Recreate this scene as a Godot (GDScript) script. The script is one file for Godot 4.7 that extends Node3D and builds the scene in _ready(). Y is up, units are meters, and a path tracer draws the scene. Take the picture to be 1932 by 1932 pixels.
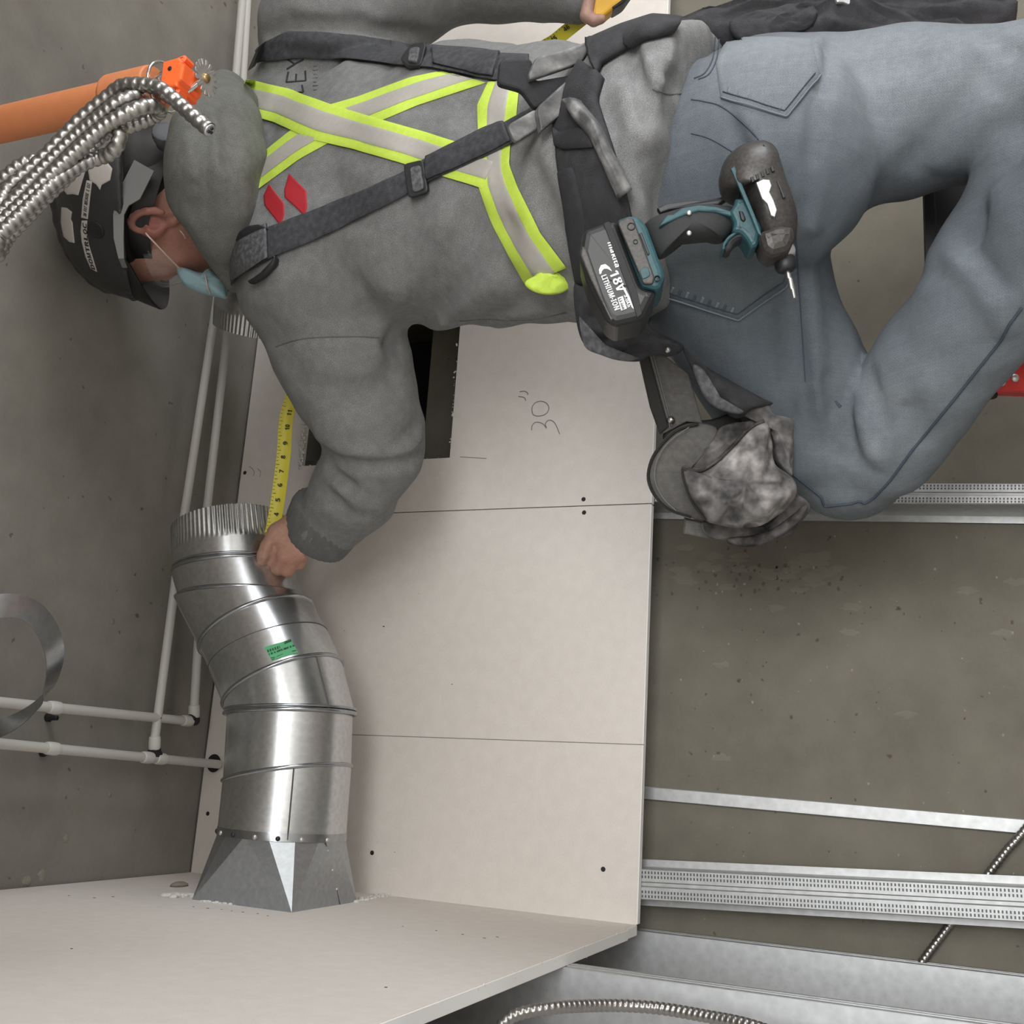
extends Node3D
# ------------------------------------------------------------------ frame of the photograph (1932 x 1932, held sideways)
const FL := 2040.0
const CAM := Vector3(0, 1.4, 0)
var AR := Vector3(0.97075, -0.03192, 0.23796)
var AU := Vector3(-0.06261, 0.92316, 0.37928)
var AF := Vector3(0.23178, 0.38309, -0.89416)
const ZW := -1.73          # drywall face of the back wall
const ZC := -1.83          # concrete face of the back wall
const XW := -0.2214        # drywall face of the side wall
const YC := 2.746          # ceiling
const YB := 1.886          # lower edge of the drywall
var M := {}
var taken := {}

func ray(px: float, py: float) -> Vector3:
	return AR * ((966.0 - py) / FL) + AU * ((966.0 - px) / FL) + AF
func P(px: float, py: float, d: float) -> Vector3:
	return CAM + ray(px, py) * d
func PZ(px: float, py: float, z: float) -> Vector3:
	var r := ray(px, py)
	return CAM + r * (z / r.z)
func PX(px: float, py: float, x: float) -> Vector3:
	var r := ray(px, py)
	return CAM + r * (x / r.x)
func PY(px: float, py: float, y: float) -> Vector3:
	var r := ray(px, py)
	return CAM + r * ((y - CAM.y) / r.y)
func PN(px: float, py: float, o: Vector3, n: Vector3) -> Vector3:
	var r := ray(px, py)
	return CAM + r * ((o - CAM).dot(n) / r.dot(n))

# ------------------------------------------------------------------ mesh data
class Geo:
	var v := PackedVector3Array()
	var i := PackedInt32Array()
	var c := PackedColorArray()
	func p(a: Vector3) -> int:
		v.append(a)
		return v.size() - 1
	func tri(a: int, b: int, d: int) -> void:
		i.append(a); i.append(b); i.append(d)
	func quad(a: int, b: int, d: int, e: int) -> void:
		tri(a, b, d); tri(a, d, e)
	func face(pts: Array) -> void:
		var s := v.size()
		for q in pts:
			v.append(q)
		for k in range(1, pts.size() - 1):
			tri(s, s + k, s + k + 1)
	func loft(rings: Array, closed := true, cap0 := true, cap1 := true) -> void:
		var s := v.size()
		var n: int = rings[0].size()
		for r in rings:
			for q in r:
				v.append(q)
		var m := n if closed else n - 1
		for a in rings.size() - 1:
			for b in m:
				var b2 := (b + 1) % n
				quad(s + a * n + b, s + a * n + b2, s + (a + 1) * n + b2, s + (a + 1) * n + b)
		if cap0 and closed:
			var c0 := Vector3()
			for q in rings[0]:
				c0 += q
			var k0 := p(c0 / n)
			for b in n:
				tri(k0, s + (b + 1) % n, s + b)
		if cap1 and closed:
			var c1 := Vector3()
			for q in rings[-1]:
				c1 += q
			var k1 := p(c1 / n)
			var e := s + (rings.size() - 1) * n
			for b in n:
				tri(k1, e + b, e + (b + 1) % n)
	func box(c0: Vector3, size: Vector3, b := Basis(), bev := 0.0) -> void:
		var hx := size / 2.0
		bev = minf(bev, minf(hx.x, minf(hx.y, hx.z)) * 0.9)
		var rings := []
		for k in [[-1, bev], [-1, 0.0], [1, 0.0], [1, bev]]:
			var z: float = k[0] * (hx.z - (0.0 if k[1] > 0.0 or bev == 0.0 else bev))
			var ins: float = k[1]
			var x := hx.x - ins
			var y := hx.y - ins
			var q := bev
			var r := []
			for o in [[x - q, -y], [x, -y + q], [x, y - q], [x - q, y], [-x + q, y], [-x, y - q], [-x, -y + q], [-x + q, -y]]:
				r.append(c0 + b * Vector3(o[0], o[1], z))
			rings.append(r)
		if bev == 0.0:
			rings = [rings[1], rings[2]]
		var g := Geo.new()
		g.loft(rings)
		flat_from(g)
	func flat_from(g: Geo) -> void:
		for k in g.i.size():
			v.append(g.v[g.i[k]])
			i.append(v.size() - 1)
	func tube(pts: Array, rad, sides := 10, cap := true) -> void:
		var rings := []
		var fr := frames(pts)
		for k in pts.size():
			var r: float = rad if rad is float else rad[k]
			var ring := []
			for a in sides:
				var t := TAU * a / sides
				ring.append(pts[k] + (fr[k][0] * cos(t) + fr[k][1] * sin(t)) * r)
			rings.append(ring)
		loft(rings, true, cap, cap)
	static func frames(pts: Array) -> Array:
		var out := []
		var last := Vector3()
		for k in pts.size():
			var t: Vector3 = (pts[mini(k + 1, pts.size() - 1)] - pts[maxi(k - 1, 0)]).normalized()
			if k == 0:
				last = t.cross(Vector3.UP if absf(t.y) < 0.9 else Vector3.RIGHT).normalized()
			last = (last - t * last.dot(t)).normalized()
			out.append([last, t.cross(last)])
		return out
	func volume() -> float:
		var s := 0.0
		var o := v[0] if v.size() else Vector3()
		for k in range(0, i.size(), 3):
			s += (v[i[k]] - o).dot((v[i[k + 1]] - o).cross(v[i[k + 2]] - o))
		return s

func flat(g: Geo) -> Geo:
	var o := Geo.new()
	o.flat_from(g)
	if g.c.size():
		for k in g.i:
			o.c.append(g.c[k])
	return o

func mesh_of(g: Geo, off := Vector3(), closed := true) -> ArrayMesh:
	var idx := g.i
	if closed and g.volume() > 0.0:      # Godot: front faces run clockwise
		for k in range(0, idx.size(), 3):
			var t := idx[k + 1]
			idx[k + 1] = idx[k + 2]
			idx[k + 2] = t
	var nn := PackedVector3Array()
	nn.resize(g.v.size())
	for k in range(0, idx.size(), 3):
		var a := g.v[idx[k]]
		var n := (g.v[idx[k + 2]] - a).cross(g.v[idx[k + 1]] - a)
		nn[idx[k]] += n
		nn[idx[k + 1]] += n
		nn[idx[k + 2]] += n
	var vv := PackedVector3Array()
	vv.resize(g.v.size())
	for k in g.v.size():
		nn[k] = nn[k].normalized() if nn[k].length_squared() > 0.0 else Vector3.UP
		vv[k] = g.v[k] - off
	var ar := []
	ar.resize(Mesh.ARRAY_MAX)
	ar[Mesh.ARRAY_VERTEX] = vv
	ar[Mesh.ARRAY_NORMAL] = nn
	ar[Mesh.ARRAY_INDEX] = idx
	if g.c.size() == g.v.size():
		ar[Mesh.ARRAY_COLOR] = g.c
	var am := ArrayMesh.new()
	am.add_surface_from_arrays(Mesh.PRIMITIVE_TRIANGLES, ar)
	return am

# ------------------------------------------------------------------ objects
func numbered(called: String) -> String:
	var n: int = taken.get(called, 0)
	taken[called] = n + 1
	return called if n == 0 else "%s_%03d" % [called, n]

func thing(called: String, label: String, category: String, at: Vector3, group := "") -> Node3D:
	var o := Node3D.new()
	o.name = numbered(called)
	add_child(o, true)
	o.position = at
	o.set_meta("label", label)
	o.set_meta("category", category)
	if group:
		o.set_meta("group", group)
	return o

func tag(o: Node3D, label: String, category: String, group := "") -> Node3D:
	o.set_meta("label", label)
	o.set_meta("category", category)
	if group:
		o.set_meta("group", group)
	return o

func base_of(n: Node) -> Vector3:
	var s := Vector3()
	while n != self and n != null:
		s += (n as Node3D).position
		n = n.get_parent()
	return s

func put(g: Geo, called: String, m: Material, parent: Node = null, closed := true, at = null) -> MeshInstance3D:
	var o := MeshInstance3D.new()
	if parent == null or parent == self:
		o.name = numbered(called)
		add_child(o, true)
		if at != null:
			o.position = at
	else:
		var k := 0
		var nm := called
		while parent.has_node(nm):
			k += 1
			nm = "%s_%03d" % [called, k]
		o.name = nm
		parent.add_child(o, true)
	o.mesh = mesh_of(g, base_of(o), closed)
	o.material_override = null
	o.mesh.surface_set_material(0, m)
	return o

func struct(o: Node3D, label := "") -> Node3D:
	o.set_meta("kind", "structure")
	if label:
		o.set_meta("label", label)
	return o

# ------------------------------------------------------------------ shape helpers
func bez(pts: Array, step := 8) -> Array:
	# Catmull-Rom through the points
	var out := []
	for k in pts.size() - 1:
		var a: Vector3 = pts[maxi(k - 1, 0)]
		var b: Vector3 = pts[k]
		var c: Vector3 = pts[k + 1]
		var d: Vector3 = pts[mini(k + 2, pts.size() - 1)]
		for s in step:
			out.append(b.cubic_interpolate(c, a, d, float(s) / step))
	out.append(pts[-1])
	return out

func bez2(pts: Array, step := 6, closed := false) -> Array:
	var out := []
	var n := pts.size()
	for k in (n if closed else n - 1):
		var a: Vector2 = pts[(k - 1 + n) % n] if closed else pts[maxi(k - 1, 0)]
		var b: Vector2 = pts[k]
		var c: Vector2 = pts[(k + 1) % n]
		var d: Vector2 = pts[(k + 2) % n] if closed else pts[mini(k + 2, n - 1)]
		for s in step:
			out.append(b.cubic_interpolate(c, a, d, float(s) / step))
	if not closed:
		out.append(pts[-1])
	return out

func v2s(a: Array) -> Array:
	var out := []
	for k in range(0, a.size(), 2):
		out.append(Vector2(a[k], a[k + 1]))
	return out

func resample(pts: Array, step: float) -> Array:
	var out := [pts[0]]
	var left := step
	for k in pts.size() - 1:
		var a: Vector3 = pts[k]
		var b: Vector3 = pts[k + 1]
		var l := a.distance_to(b)
		var at := left
		while at <= l:
			out.append(a.lerp(b, at / l))
			at += step
		left = at - l
	out.append(pts[-1])
	return out

func armored(g: Geo, pts: Array, r := 0.0062, pitch := 0.0068, sides := 12) -> void:
	# interlocked steel strip wound round a cable: a ridge that runs round as a helix
	var q := resample(pts, pitch / 5.0)
	var fr := Geo.frames(q)
	var rings := []
	for k in q.size():
		var ring := []
		for a in sides:
			var t := TAU * a / sides
			var ph := fposmod(k / 5.0 + float(a) / sides, 1.0)
			var rr := r * (0.76 + 0.3 * sqrt(maxf(0.0, sin(PI * ph))))
			ring.append(q[k] + (fr[k][0] * cos(t) + fr[k][1] * sin(t)) * rr)
		rings.append(ring)
	g.loft(rings)

func slab(g: Geo, pts: Array, n: Vector3, thick: float, bev := 0.002, steps := 2, back_bev := false) -> void:
	# a solid with this outline (its front), going back along -n, with a rounded front edge
	var c := Vector3()
	for q in pts:
		c += q
	c /= pts.size()
	var u: Vector3 = (pts[1] - pts[0])
	u = (u - n * u.dot(n)).normalized()
	var w := n.cross(u)
	var poly := PackedVector2Array()
	for q in pts:
		poly.append(Vector2((q - c).dot(u), (q - c).dot(w)))
	if Geometry2D.is_polygon_clockwise(poly):
		poly.reverse()
	var m := poly.size()
	var nrm := []
	for k in m:
		var e1 := (poly[k] - poly[(k - 1 + m) % m]).normalized()
		var e2 := (poly[(k + 1) % m] - poly[k]).normalized()
		var n1 := Vector2(e1.y, -e1.x)
		var n2 := Vector2(e2.y, -e2.x)
		var s := (n1 + n2)
		nrm.append(s / maxf(0.5, 1.0 + n1.dot(n2)))
	var rings := []
	var lv := []
	for k in steps + 1:
		var t := PI / 2 * k / steps
		lv.append([bev * (1.0 - sin(t)), bev * (1.0 - cos(t))])   # inset, depth
	lv.append([0.0, thick - (bev if back_bev else 0.0)])
	if back_bev:
		lv.append([bev, thick])
	for l in lv:
		var r := []
		for k in m:
			var q: Vector2 = poly[k] - nrm[k] * l[0]
			r.append(c + u * q.x + w * q.y - n * l[1])
		rings.append(r)
	var t3 := Geometry2D.triangulate_polygon(poly)
	var h := Geo.new()
	h.loft(rings, true, false, false)
	var last := (rings.size() - 1) * m
	for k in range(0, t3.size(), 3):
		h.tri(t3[k + 2], t3[k + 1], t3[k])
		h.tri(last + t3[k], last + t3[k + 1], last + t3[k + 2])
	g.flat_from(h)

func pixels(a: Array, o: Vector3, n: Vector3) -> Array:
	var out := []
	for k in range(0, a.size(), 2):
		out.append(PN(a[k], a[k + 1], o, n))
	return out

# ------------------------------------------------------------------ cloth and bodies: a distance field meshed as surface nets
class Fld:
	var o: Vector3
	var h: float
	var nx: int
	var ny: int
	var nz: int
	var d := PackedFloat32Array()
	func _init(lo: Vector3, hi: Vector3, cell: float) -> void:
		o = lo
		h = cell
		nx = int((hi.x - lo.x) / cell) + 2
		ny = int((hi.y - lo.y) / cell) + 2
		nz = int((hi.z - lo.z) / cell) + 2
		d.resize(nx * ny * nz)
		d.fill(1.0)
	func bone(a: Vector3, b: Vector3, ra: float, rb: float, k := 0.02) -> void:
		ebone(a, b, Vector2(ra, ra), Vector2(rb, rb), Vector3.ZERO, k)
	# section half-widths wa, wb: along u and across it
	func ebone(a: Vector3, b: Vector3, wa: Vector2, wb: Vector2, u: Vector3, k := 0.02, cut := false) -> void:
		var ab := b - a
		var l := maxf(ab.length(), 1e-5)
		var t := ab / l
		var rnd := u == Vector3.ZERO
		if rnd:
			u = t.cross(Vector3.UP if absf(t.y) < 0.9 else Vector3.RIGHT)
		u = (u - t * u.dot(t)).normalized()
		var w := t.cross(u)
		var big := maxf(maxf(wa.x, wa.y), maxf(wb.x, wb.y)) + k + 2.5 * h
		var lo := (a.min(b) - Vector3.ONE * big - o) / h
		var hi := (a.max(b) + Vector3.ONE * big - o) / h
		var x0 := clampi(int(lo.x), 0, nx - 1)
		var x1 := clampi(int(hi.x) + 1, 0, nx - 1)
		var y0 := clampi(int(lo.y), 0, ny - 1)
		var y1 := clampi(int(hi.y) + 1, 0, ny - 1)
		var z0 := clampi(int(lo.z), 0, nz - 1)
		var z1 := clampi(int(hi.z) + 1, 0, nz - 1)
		for z in range(z0, z1 + 1):
			for y in range(y0, y1 + 1):
				var at := (z * ny + y) * nx
				var q := o + Vector3(x0, y, z) * h - a
				for x in range(x0, x1 + 1):
					var s := q.dot(t)
					var f := clampf(s / l, 0.0, 1.0)
					var e := s - f * l
					var v: float
					if rnd:
						v = sqrt(maxf(q.length_squared() - s * s, 0.0) + e * e) - lerpf(wa.x, wb.x, f)
					else:
						var rx := lerpf(wa.x, wb.x, f)
						var ry := lerpf(wa.y, wb.y, f)
						var m := minf(rx, ry)
						var qa := q.dot(u) / rx
						var qb := q.dot(w) / ry
						var qe := e / m
						v = (sqrt(qa * qa + qb * qb + qe * qe) - 1.0) * m
					var old := d[at + x]
					if cut:
						v = -v
						if v > old - k:
							var hm := maxf(k - absf(old - v), 0.0)
							d[at + x] = maxf(old, v) + (hm * hm / (4.0 * k))
					elif v < old + k:
						var hh := maxf(k - absf(old - v), 0.0)
						d[at + x] = minf(old, v) - (hh * hh / (4.0 * k))
					q.x += h
	# a fold along a line: depth > 0 sinks, < 0 raises
	func fold(pts: Array, w: float, depth: float) -> void:
		var near := {}
		for k in pts.size() - 1:
			var a: Vector3 = pts[k]
			var ab: Vector3 = pts[k + 1] - a
			var l2 := maxf(ab.length_squared(), 1e-9)
			var big := w * 2.2
			var lo := (a.min(a + ab) - Vector3.ONE * big - o) / h
			var hi := (a.max(a + ab) + Vector3.ONE * big - o) / h
			for z in range(clampi(int(lo.z), 0, nz - 1), clampi(int(hi.z) + 1, 0, nz - 1) + 1):
				for y in range(clampi(int(lo.y), 0, ny - 1), clampi(int(hi.y) + 1, 0, ny - 1) + 1):
					var at := (z * ny + y) * nx
					for x in range(clampi(int(lo.x), 0, nx - 1), clampi(int(hi.x) + 1, 0, nx - 1) + 1):
						if absf(d[at + x]) > 0.05:
							continue
						var q := o + Vector3(x, y, z) * h - a
						var f := clampf(q.dot(ab) / l2, 0.0, 1.0)
						var r2 := (q - ab * f).length_squared() / (w * w)
						if r2 < 4.5:
							var old = near.get(at + x)
							if old == null or old.x > r2:
								near[at + x] = Vector2(r2, (k + f) / (pts.size() - 1))
		for i in near:
			var e: Vector2 = near[i]
			var ends := clampf(minf(e.y, 1.0 - e.y) * 5.0 + 0.15, 0.0, 1.0)
			d[i] += depth * exp(-e.x) * ends * clampf(1.6 - absf(d[i]) / 0.03, 0.0, 1.0)
	func rough(n: FastNoiseLite, amp: float, stretch := Vector3.ONE) -> void:
		for z in nz:
			for y in ny:
				var at := (z * ny + y) * nx
				for x in nx:
					if absf(d[at + x]) < 2.6 * h:
						d[at + x] += amp * n.get_noise_3dv((o + Vector3(x, y, z) * h) * stretch)
	func val(q: Vector3) -> float:
		var g := (q - o) / h
		var x := int(floor(g.x))
		var y := int(floor(g.y))
		var z := int(floor(g.z))
		if x < 0 or y < 0 or z < 0 or x > nx - 2 or y > ny - 2 or z > nz - 2:
			return 1.0
		var f := Vector3(g.x - x, g.y - y, g.z - z)
		var b := (z * ny + y) * nx + x
		var e := b + ny * nx
		var c0 := lerpf(lerpf(d[b], d[b + 1], f.x), lerpf(d[b + nx], d[b + nx + 1], f.x), f.y)
		var c1 := lerpf(lerpf(d[e], d[e + 1], f.x), lerpf(d[e + nx], d[e + nx + 1], f.x), f.y)
		return lerpf(c0, c1, f.z)
	func grad(q: Vector3) -> Vector3:
		var e := h
		return Vector3(val(q + Vector3(e, 0, 0)) - val(q - Vector3(e, 0, 0)), val(q + Vector3(0, e, 0)) - val(q - Vector3(0, e, 0)), val(q + Vector3(0, 0, e)) - val(q - Vector3(0, 0, e))).normalized()
	# first crossing of a ray; null when it misses
	func hit(from: Vector3, dir: Vector3, t0 := 0.7, t1 := 2.1):
		var t := t0
		var st := h * 0.8 / dir.length()
		var before := t
		while t < t1:
			var v := val(from + dir * t)
			if v < 0.0:
				var a := before
				var b := t
				for k in 7:
					var m := (a + b) / 2
					if val(from + dir * m) < 0.0:
						b = m
					else:
						a = m
				return from + dir * b
			before = t
			t += clampf(v * 0.5, st, st * 2.2)
		return null
	func nets() -> Geo:
		var g := Geo.new()
		var id := {}
		var lim := 4.5 * h
		var sx := 1
		var sy := nx
		var sz := nx * ny
		var offs := PackedInt32Array([0, sx, sy, sx + sy, sz, sx + sz, sy + sz, sx + sy + sz])
		var edges := PackedInt32Array([0, 1, 2, 3, 4, 5, 6, 7, 0, 2, 1, 3, 4, 6, 5, 7, 0, 4, 1, 5, 2, 6, 3, 7])
		var cn := [Vector3(0, 0, 0), Vector3(1, 0, 0), Vector3(0, 1, 0), Vector3(1, 1, 0), Vector3(0, 0, 1), Vector3(1, 0, 1), Vector3(0, 1, 1), Vector3(1, 1, 1)]
		for z in nz - 1:
			for y in ny - 1:
				var at := z * sz + y * sy
				for x in nx - 1:
					var b := at + x
					if absf(d[b]) > lim:
						continue
					var neg := 0
					for k in 8:
						if d[b + offs[k]] < 0.0:
							neg += 1
					if neg == 0 or neg == 8:
						continue
					var s := Vector3()
					var n := 0
					for k in range(0, 24, 2):
						var va := d[b + offs[edges[k]]]
						var vb := d[b + offs[edges[k + 1]]]
						if (va < 0.0) != (vb < 0.0):
							s += cn[edges[k]].lerp(cn[edges[k + 1]], va / (va - vb))
							n += 1
					id[b] = g.p(o + (Vector3(x, y, z) + s / n) * h)
		for b in id:
			var neg: bool = d[b] < 0.0
			for ax in 3:
				var s1: int = [sx, sy, sz][ax]
				if (d[b + s1] < 0.0) == neg:
					continue
				var p1: int = [sy, sz, sx][ax]
				var p2: int = [sz, sx, sy][ax]
				if not (id.has(b - p1) and id.has(b - p2) and id.has(b - p1 - p2)):
					continue
				if neg:
					g.quad(id[b], id[b - p1], id[b - p1 - p2], id[b - p2])
				else:
					g.quad(id[b], id[b - p2], id[b - p1 - p2], id[b - p1])
		return g
# ------------------------------------------------------------------ materials
func nz(seed_: int, freq: float, oct := 4, size := 512, type := FastNoiseLite.TYPE_SIMPLEX_SMOOTH) -> PackedByteArray:
	var n := FastNoiseLite.new()
	n.seed = seed_
	n.frequency = freq
	n.fractal_octaves = oct
	n.noise_type = type
	var im := n.get_seamless_image(size, size)
	im.convert(Image.FORMAT_L8)
	return im.get_data()

func blend_tex(layers: Array, lo: Color, hi: Color, size := 512, pits := PackedByteArray(), pit_at := 40, pit_c := Color.BLACK) -> ImageTexture:
	# layers: [bytes, weight]; the sum runs from lo to hi
	var out := PackedByteArray()
	out.resize(size * size * 3)
	var tot := 0.0
	for l in layers:
		tot += l[1]
	var lut := PackedByteArray()
	lut.resize(256 * 3)
	for k in 256:
		var c := lo.lerp(hi, k / 255.0)
		lut[k * 3] = c.r8
		lut[k * 3 + 1] = c.g8
		lut[k * 3 + 2] = c.b8
	var n := layers.size()
	var b0: PackedByteArray = layers[0][0]
	var w0: float = layers[0][1] / tot
	var b1: PackedByteArray = layers[1][0] if n > 1 else b0
	var w1: float = layers[1][1] / tot if n > 1 else 0.0
	var b2: PackedByteArray = layers[2][0] if n > 2 else b0
	var w2: float = layers[2][1] / tot if n > 2 else 0.0
	var hp := pits.size() > 0
	for k in size * size:
		var v := clampi(int(b0[k] * w0 + b1[k] * w1 + b2[k] * w2), 0, 255) * 3
		if hp and pits[k] < pit_at:
			out[k * 3] = pit_c.r8
			out[k * 3 + 1] = pit_c.g8
			out[k * 3 + 2] = pit_c.b8
		else:
			out[k * 3] = lut[v]
			out[k * 3 + 1] = lut[v + 1]
			out[k * 3 + 2] = lut[v + 2]
	return ImageTexture.create_from_image(Image.create_from_data(size, size, false, Image.FORMAT_RGB8, out))

func bump(bytes: PackedByteArray, size := 512, s := 4.0) -> ImageTexture:
	var im := Image.create_from_data(size, size, false, Image.FORMAT_L8, bytes)
	im.convert(Image.FORMAT_RGBA8)
	im.bump_map_to_normal_map(s)
	return ImageTexture.create_from_image(im)

func mat(called: String, c: Color, rough := 0.7, metal := 0.0, tex: Texture2D = null, scale := 1.0, nrm: Texture2D = null, ns := 1.0, world := false) -> StandardMaterial3D:
	var m := StandardMaterial3D.new()
	m.resource_name = called
	m.albedo_color = c
	m.roughness = rough
	m.metallic = metal
	if tex or nrm:
		m.albedo_texture = tex
		m.uv1_triplanar = true
		m.uv1_world_triplanar = world
		m.uv1_scale = Vector3.ONE * scale
		m.uv1_triplanar_sharpness = 4.0
		if nrm:
			m.normal_enabled = true
			m.normal_texture = nrm
			m.normal_scale = ns
	M[called] = m
	return m

func weave(size: int, twill: bool, s: int) -> PackedByteArray:
	var rng := RandomNumberGenerator.new()
	rng.seed = s
	var out := PackedByteArray()
	out.resize(size * size)
	var rowv := PackedFloat32Array()
	rowv.resize(size)
	for x in size:
		rowv[x] = rng.randf()
	for y in size:
		var ry := rng.randf()
		for x in size:
			var v := 0.0
			if twill:
				v = 0.3 * absf(fposmod((x + y) / 6.0, 1.0) - 0.5) * 2.0 + 0.25 * rowv[x] + 0.1 * ry + 0.35 * rng.randf()
			else:
				v = 0.5 * (0.5 + 0.5 * sin(TAU * x / 4.0) * sin(TAU * y / 4.0)) + 0.25 * rng.randf() + 0.25 * rowv[x]
			out[y * size + x] = int(clampf(v, 0.0, 1.0) * 255)
	return out

func materials() -> void:
	var big := nz(1, 0.006, 5)
	var mid := nz(2, 0.03, 4)
	var fine := nz(3, 0.25, 2)
	var vfine := nz(4, 0.45, 1)
	var pit := nz(5, 0.09, 2)
	var cel := nz(6, 0.045, 2, 512, FastNoiseLite.TYPE_CELLULAR)
	var crumb := bump(fine, 512, 3.0)
	var soft := bump(mid, 512, 2.0)
	var ctex := blend_tex([[big, 0.55], [mid, 0.3], [fine, 0.15]], Color8(142, 140, 135), Color8(182, 180, 174), 512, pit, 24, Color8(116, 112, 103))
	mat("concrete", Color(0.71, 0.695, 0.65), 0.85, 0.0, ctex, 1.0, null, 1.0, true)
	mat("slab_concrete", Color(0.86, 0.85, 0.835), 0.9, 0.0, ctex, 0.8, null, 1.0, true)
	mat("patch", Color8(168, 164, 154), 0.9, 0.0, blend_tex([[mid, 0.5], [fine, 0.5]], Color8(190, 188, 180), Color8(255, 255, 250)), 3.0, crumb, 0.5)
	mat("floor", Color(1, 1, 1), 0.8, 0.0, blend_tex([[big, 0.6], [fine, 0.4]], Color8(178, 175, 168), Color8(206, 203, 196)), 0.6, null, 1.0, true)
	var board := blend_tex([[fine, 0.5], [mid, 0.5]], Color8(222, 217, 212), Color8(236, 232, 227))
	mat("drywall", Color(0.98, 0.97, 0.96), 0.75, 0.0, board, 2.0, null, 1.0, true)
	mat("gypsum", Color8(236, 234, 230), 0.95, 0.0, blend_tex([[fine, 1.0]], Color8(225, 224, 220), Color8(255, 255, 253)), 8.0, crumb, 0.9)
	mat("smear", Color(0.765, 0.75, 0.705), 0.9, 0.0, ctex, 1.0, null, 1.0, true)
	mat("gypsum_white", Color8(246, 245, 243), 0.9)
	mat("screw_black", Color8(34, 32, 30), 0.7)
	mat("pit", Color8(92, 88, 78), 0.9)
	mat("pencil", Color8(125, 120, 116), 0.8)
	mat("shadow_gap", Color8(40, 40, 40), 0.9)
	mat("plaster_wall", Color8(215, 212, 206), 0.85)
	var spang := blend_tex([[cel, 0.6], [mid, 0.4]], Color8(190, 192, 194), Color8(222, 224, 226))
	var galv := mat("galvanized", Color(1, 1, 1), 0.27, 1.0, spang, 5.0, soft, 0.05)
	galv.metallic_specular = 0.6
	mat("galvanized_bright", Color8(212, 214, 216), 0.24, 1.0, spang, 4.0, soft, 0.06)
	mat("stud_steel", Color8(232, 233, 233), 0.45, 0.6, spang, 3.0)
	mat("stud_face", Color8(222, 222, 220), 0.45, 0.7, spang, 3.0)
	mat("boot_steel", Color8(214, 218, 222), 0.3, 0.95, spang, 5.0, soft, 0.04)
	mat("dark_steel", Color8(70, 70, 72), 0.5, 0.9)
	mat("seam", Color8(96, 98, 100), 0.5, 0.8)
	mat("armor", Color8(164, 162, 158), 0.36, 1.0)
	mat("green_sticker", Color8(96, 186, 132), 0.6)
	mat("ink", Color8(34, 40, 38), 0.7)
	mat("white_pipe", Color8(204, 203, 198), 0.5)
	mat("white_coupling", Color8(214, 213, 208), 0.45)
	mat("black_fitting", Color8(34, 34, 36), 0.5)
	mat("orange_pipe", Color8(212, 134, 88), 0.5, 0.0, blend_tex([[mid, 0.6], [fine, 0.4]], Color8(240, 236, 232), Color8(255, 255, 255)), 4.0)
	mat("orange_seam", Color8(160, 84, 46), 0.6)
	var oc := mat("orange_cap", Color8(255, 108, 48), 0.5)
	mat("chrome", Color8(225, 225, 225), 0.12, 1.0)
	mat("zinc", Color8(205, 205, 203), 0.42, 0.9)
	# cloth
	var heather := blend_tex([[vfine, 0.55], [fine, 0.25], [mid, 0.2]], Color8(88, 88, 87), Color8(194, 193, 190))
	var fleece := bump(fine, 512, 4.0)
	for k in [["hoodie", Color(0.92, 0.93, 0.95)], ["hood_cloth", Color(0.86, 0.87, 0.85)], ["rib_knit", Color(0.74, 0.75, 0.76)], ["hem_cloth", Color(0.98, 0.97, 0.95)]]:
		var h := mat(k[0], k[1], 0.95, 0.0, heather, 3.4, fleece, 0.15)
		h.vertex_color_use_as_albedo = true
	var tw := weave(512, true, 11)
	var dn := mat("denim", Color(1, 1, 1), 0.9, 0.0, blend_tex([[tw, 0.35], [mid, 0.13], [vfine, 0.52]], Color8(91, 99, 106), Color8(204, 208, 211)), 4.0)
	dn.vertex_color_use_as_albedo = true
	mat("denim_seam", Color8(66, 76, 88), 0.9, 0.0, null, 1.0)
	mat("denim_edge", Color8(112, 122, 130), 0.9, 0.0, null, 1.0)
	mat("denim_worn", Color8(186, 196, 204), 0.9)
	var hv := mat("hi_vis", Color8(214, 244, 92), 0.7, 0.0, blend_tex([[fine, 0.6], [mid, 0.4]], Color8(226, 226, 220), Color8(255, 255, 255)), 6.0, fleece, 0.25)
	mat("reflective", Color8(196, 192, 186), 0.5, 0.15, blend_tex([[fine, 0.5], [mid, 0.5]], Color8(232, 232, 230), Color8(255, 255, 255)), 6.0)
	mat("red_print", Color8(172, 32, 44), 0.7)
	mat("black_print", Color8(46, 46, 48), 0.8)
	var wv := weave(256, false, 5)
	var web := mat("webbing", Color8(255, 255, 255), 0.75, 0.0, blend_tex([[mid, 0.6], [fine, 0.4]], Color8(36, 37, 41), Color8(88, 89, 94)), 5.0, fleece, 0.3)
	mat("webbing_dark", Color8(58, 58, 62), 0.8, 0.0, blend_tex([[mid, 0.6], [fine, 0.4]], Color8(170, 170, 172), Color8(255, 255, 255)), 5.0, fleece, 0.3)
	mat("leather_pad", Color8(255, 255, 255), 0.6, 0.0, blend_tex([[mid, 0.7], [fine, 0.3]], Color8(44, 45, 48), Color8(128, 129, 132)), 7.0, soft, 0.3)
	mat("leather_worn", Color8(255, 255, 255), 0.5, 0.0, blend_tex([[nz(31, 0.012, 4), 0.7], [mid, 0.2], [fine, 0.1]], Color8(22, 22, 24), Color8(196, 196, 194)), 4.0, soft, 0.2)
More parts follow.
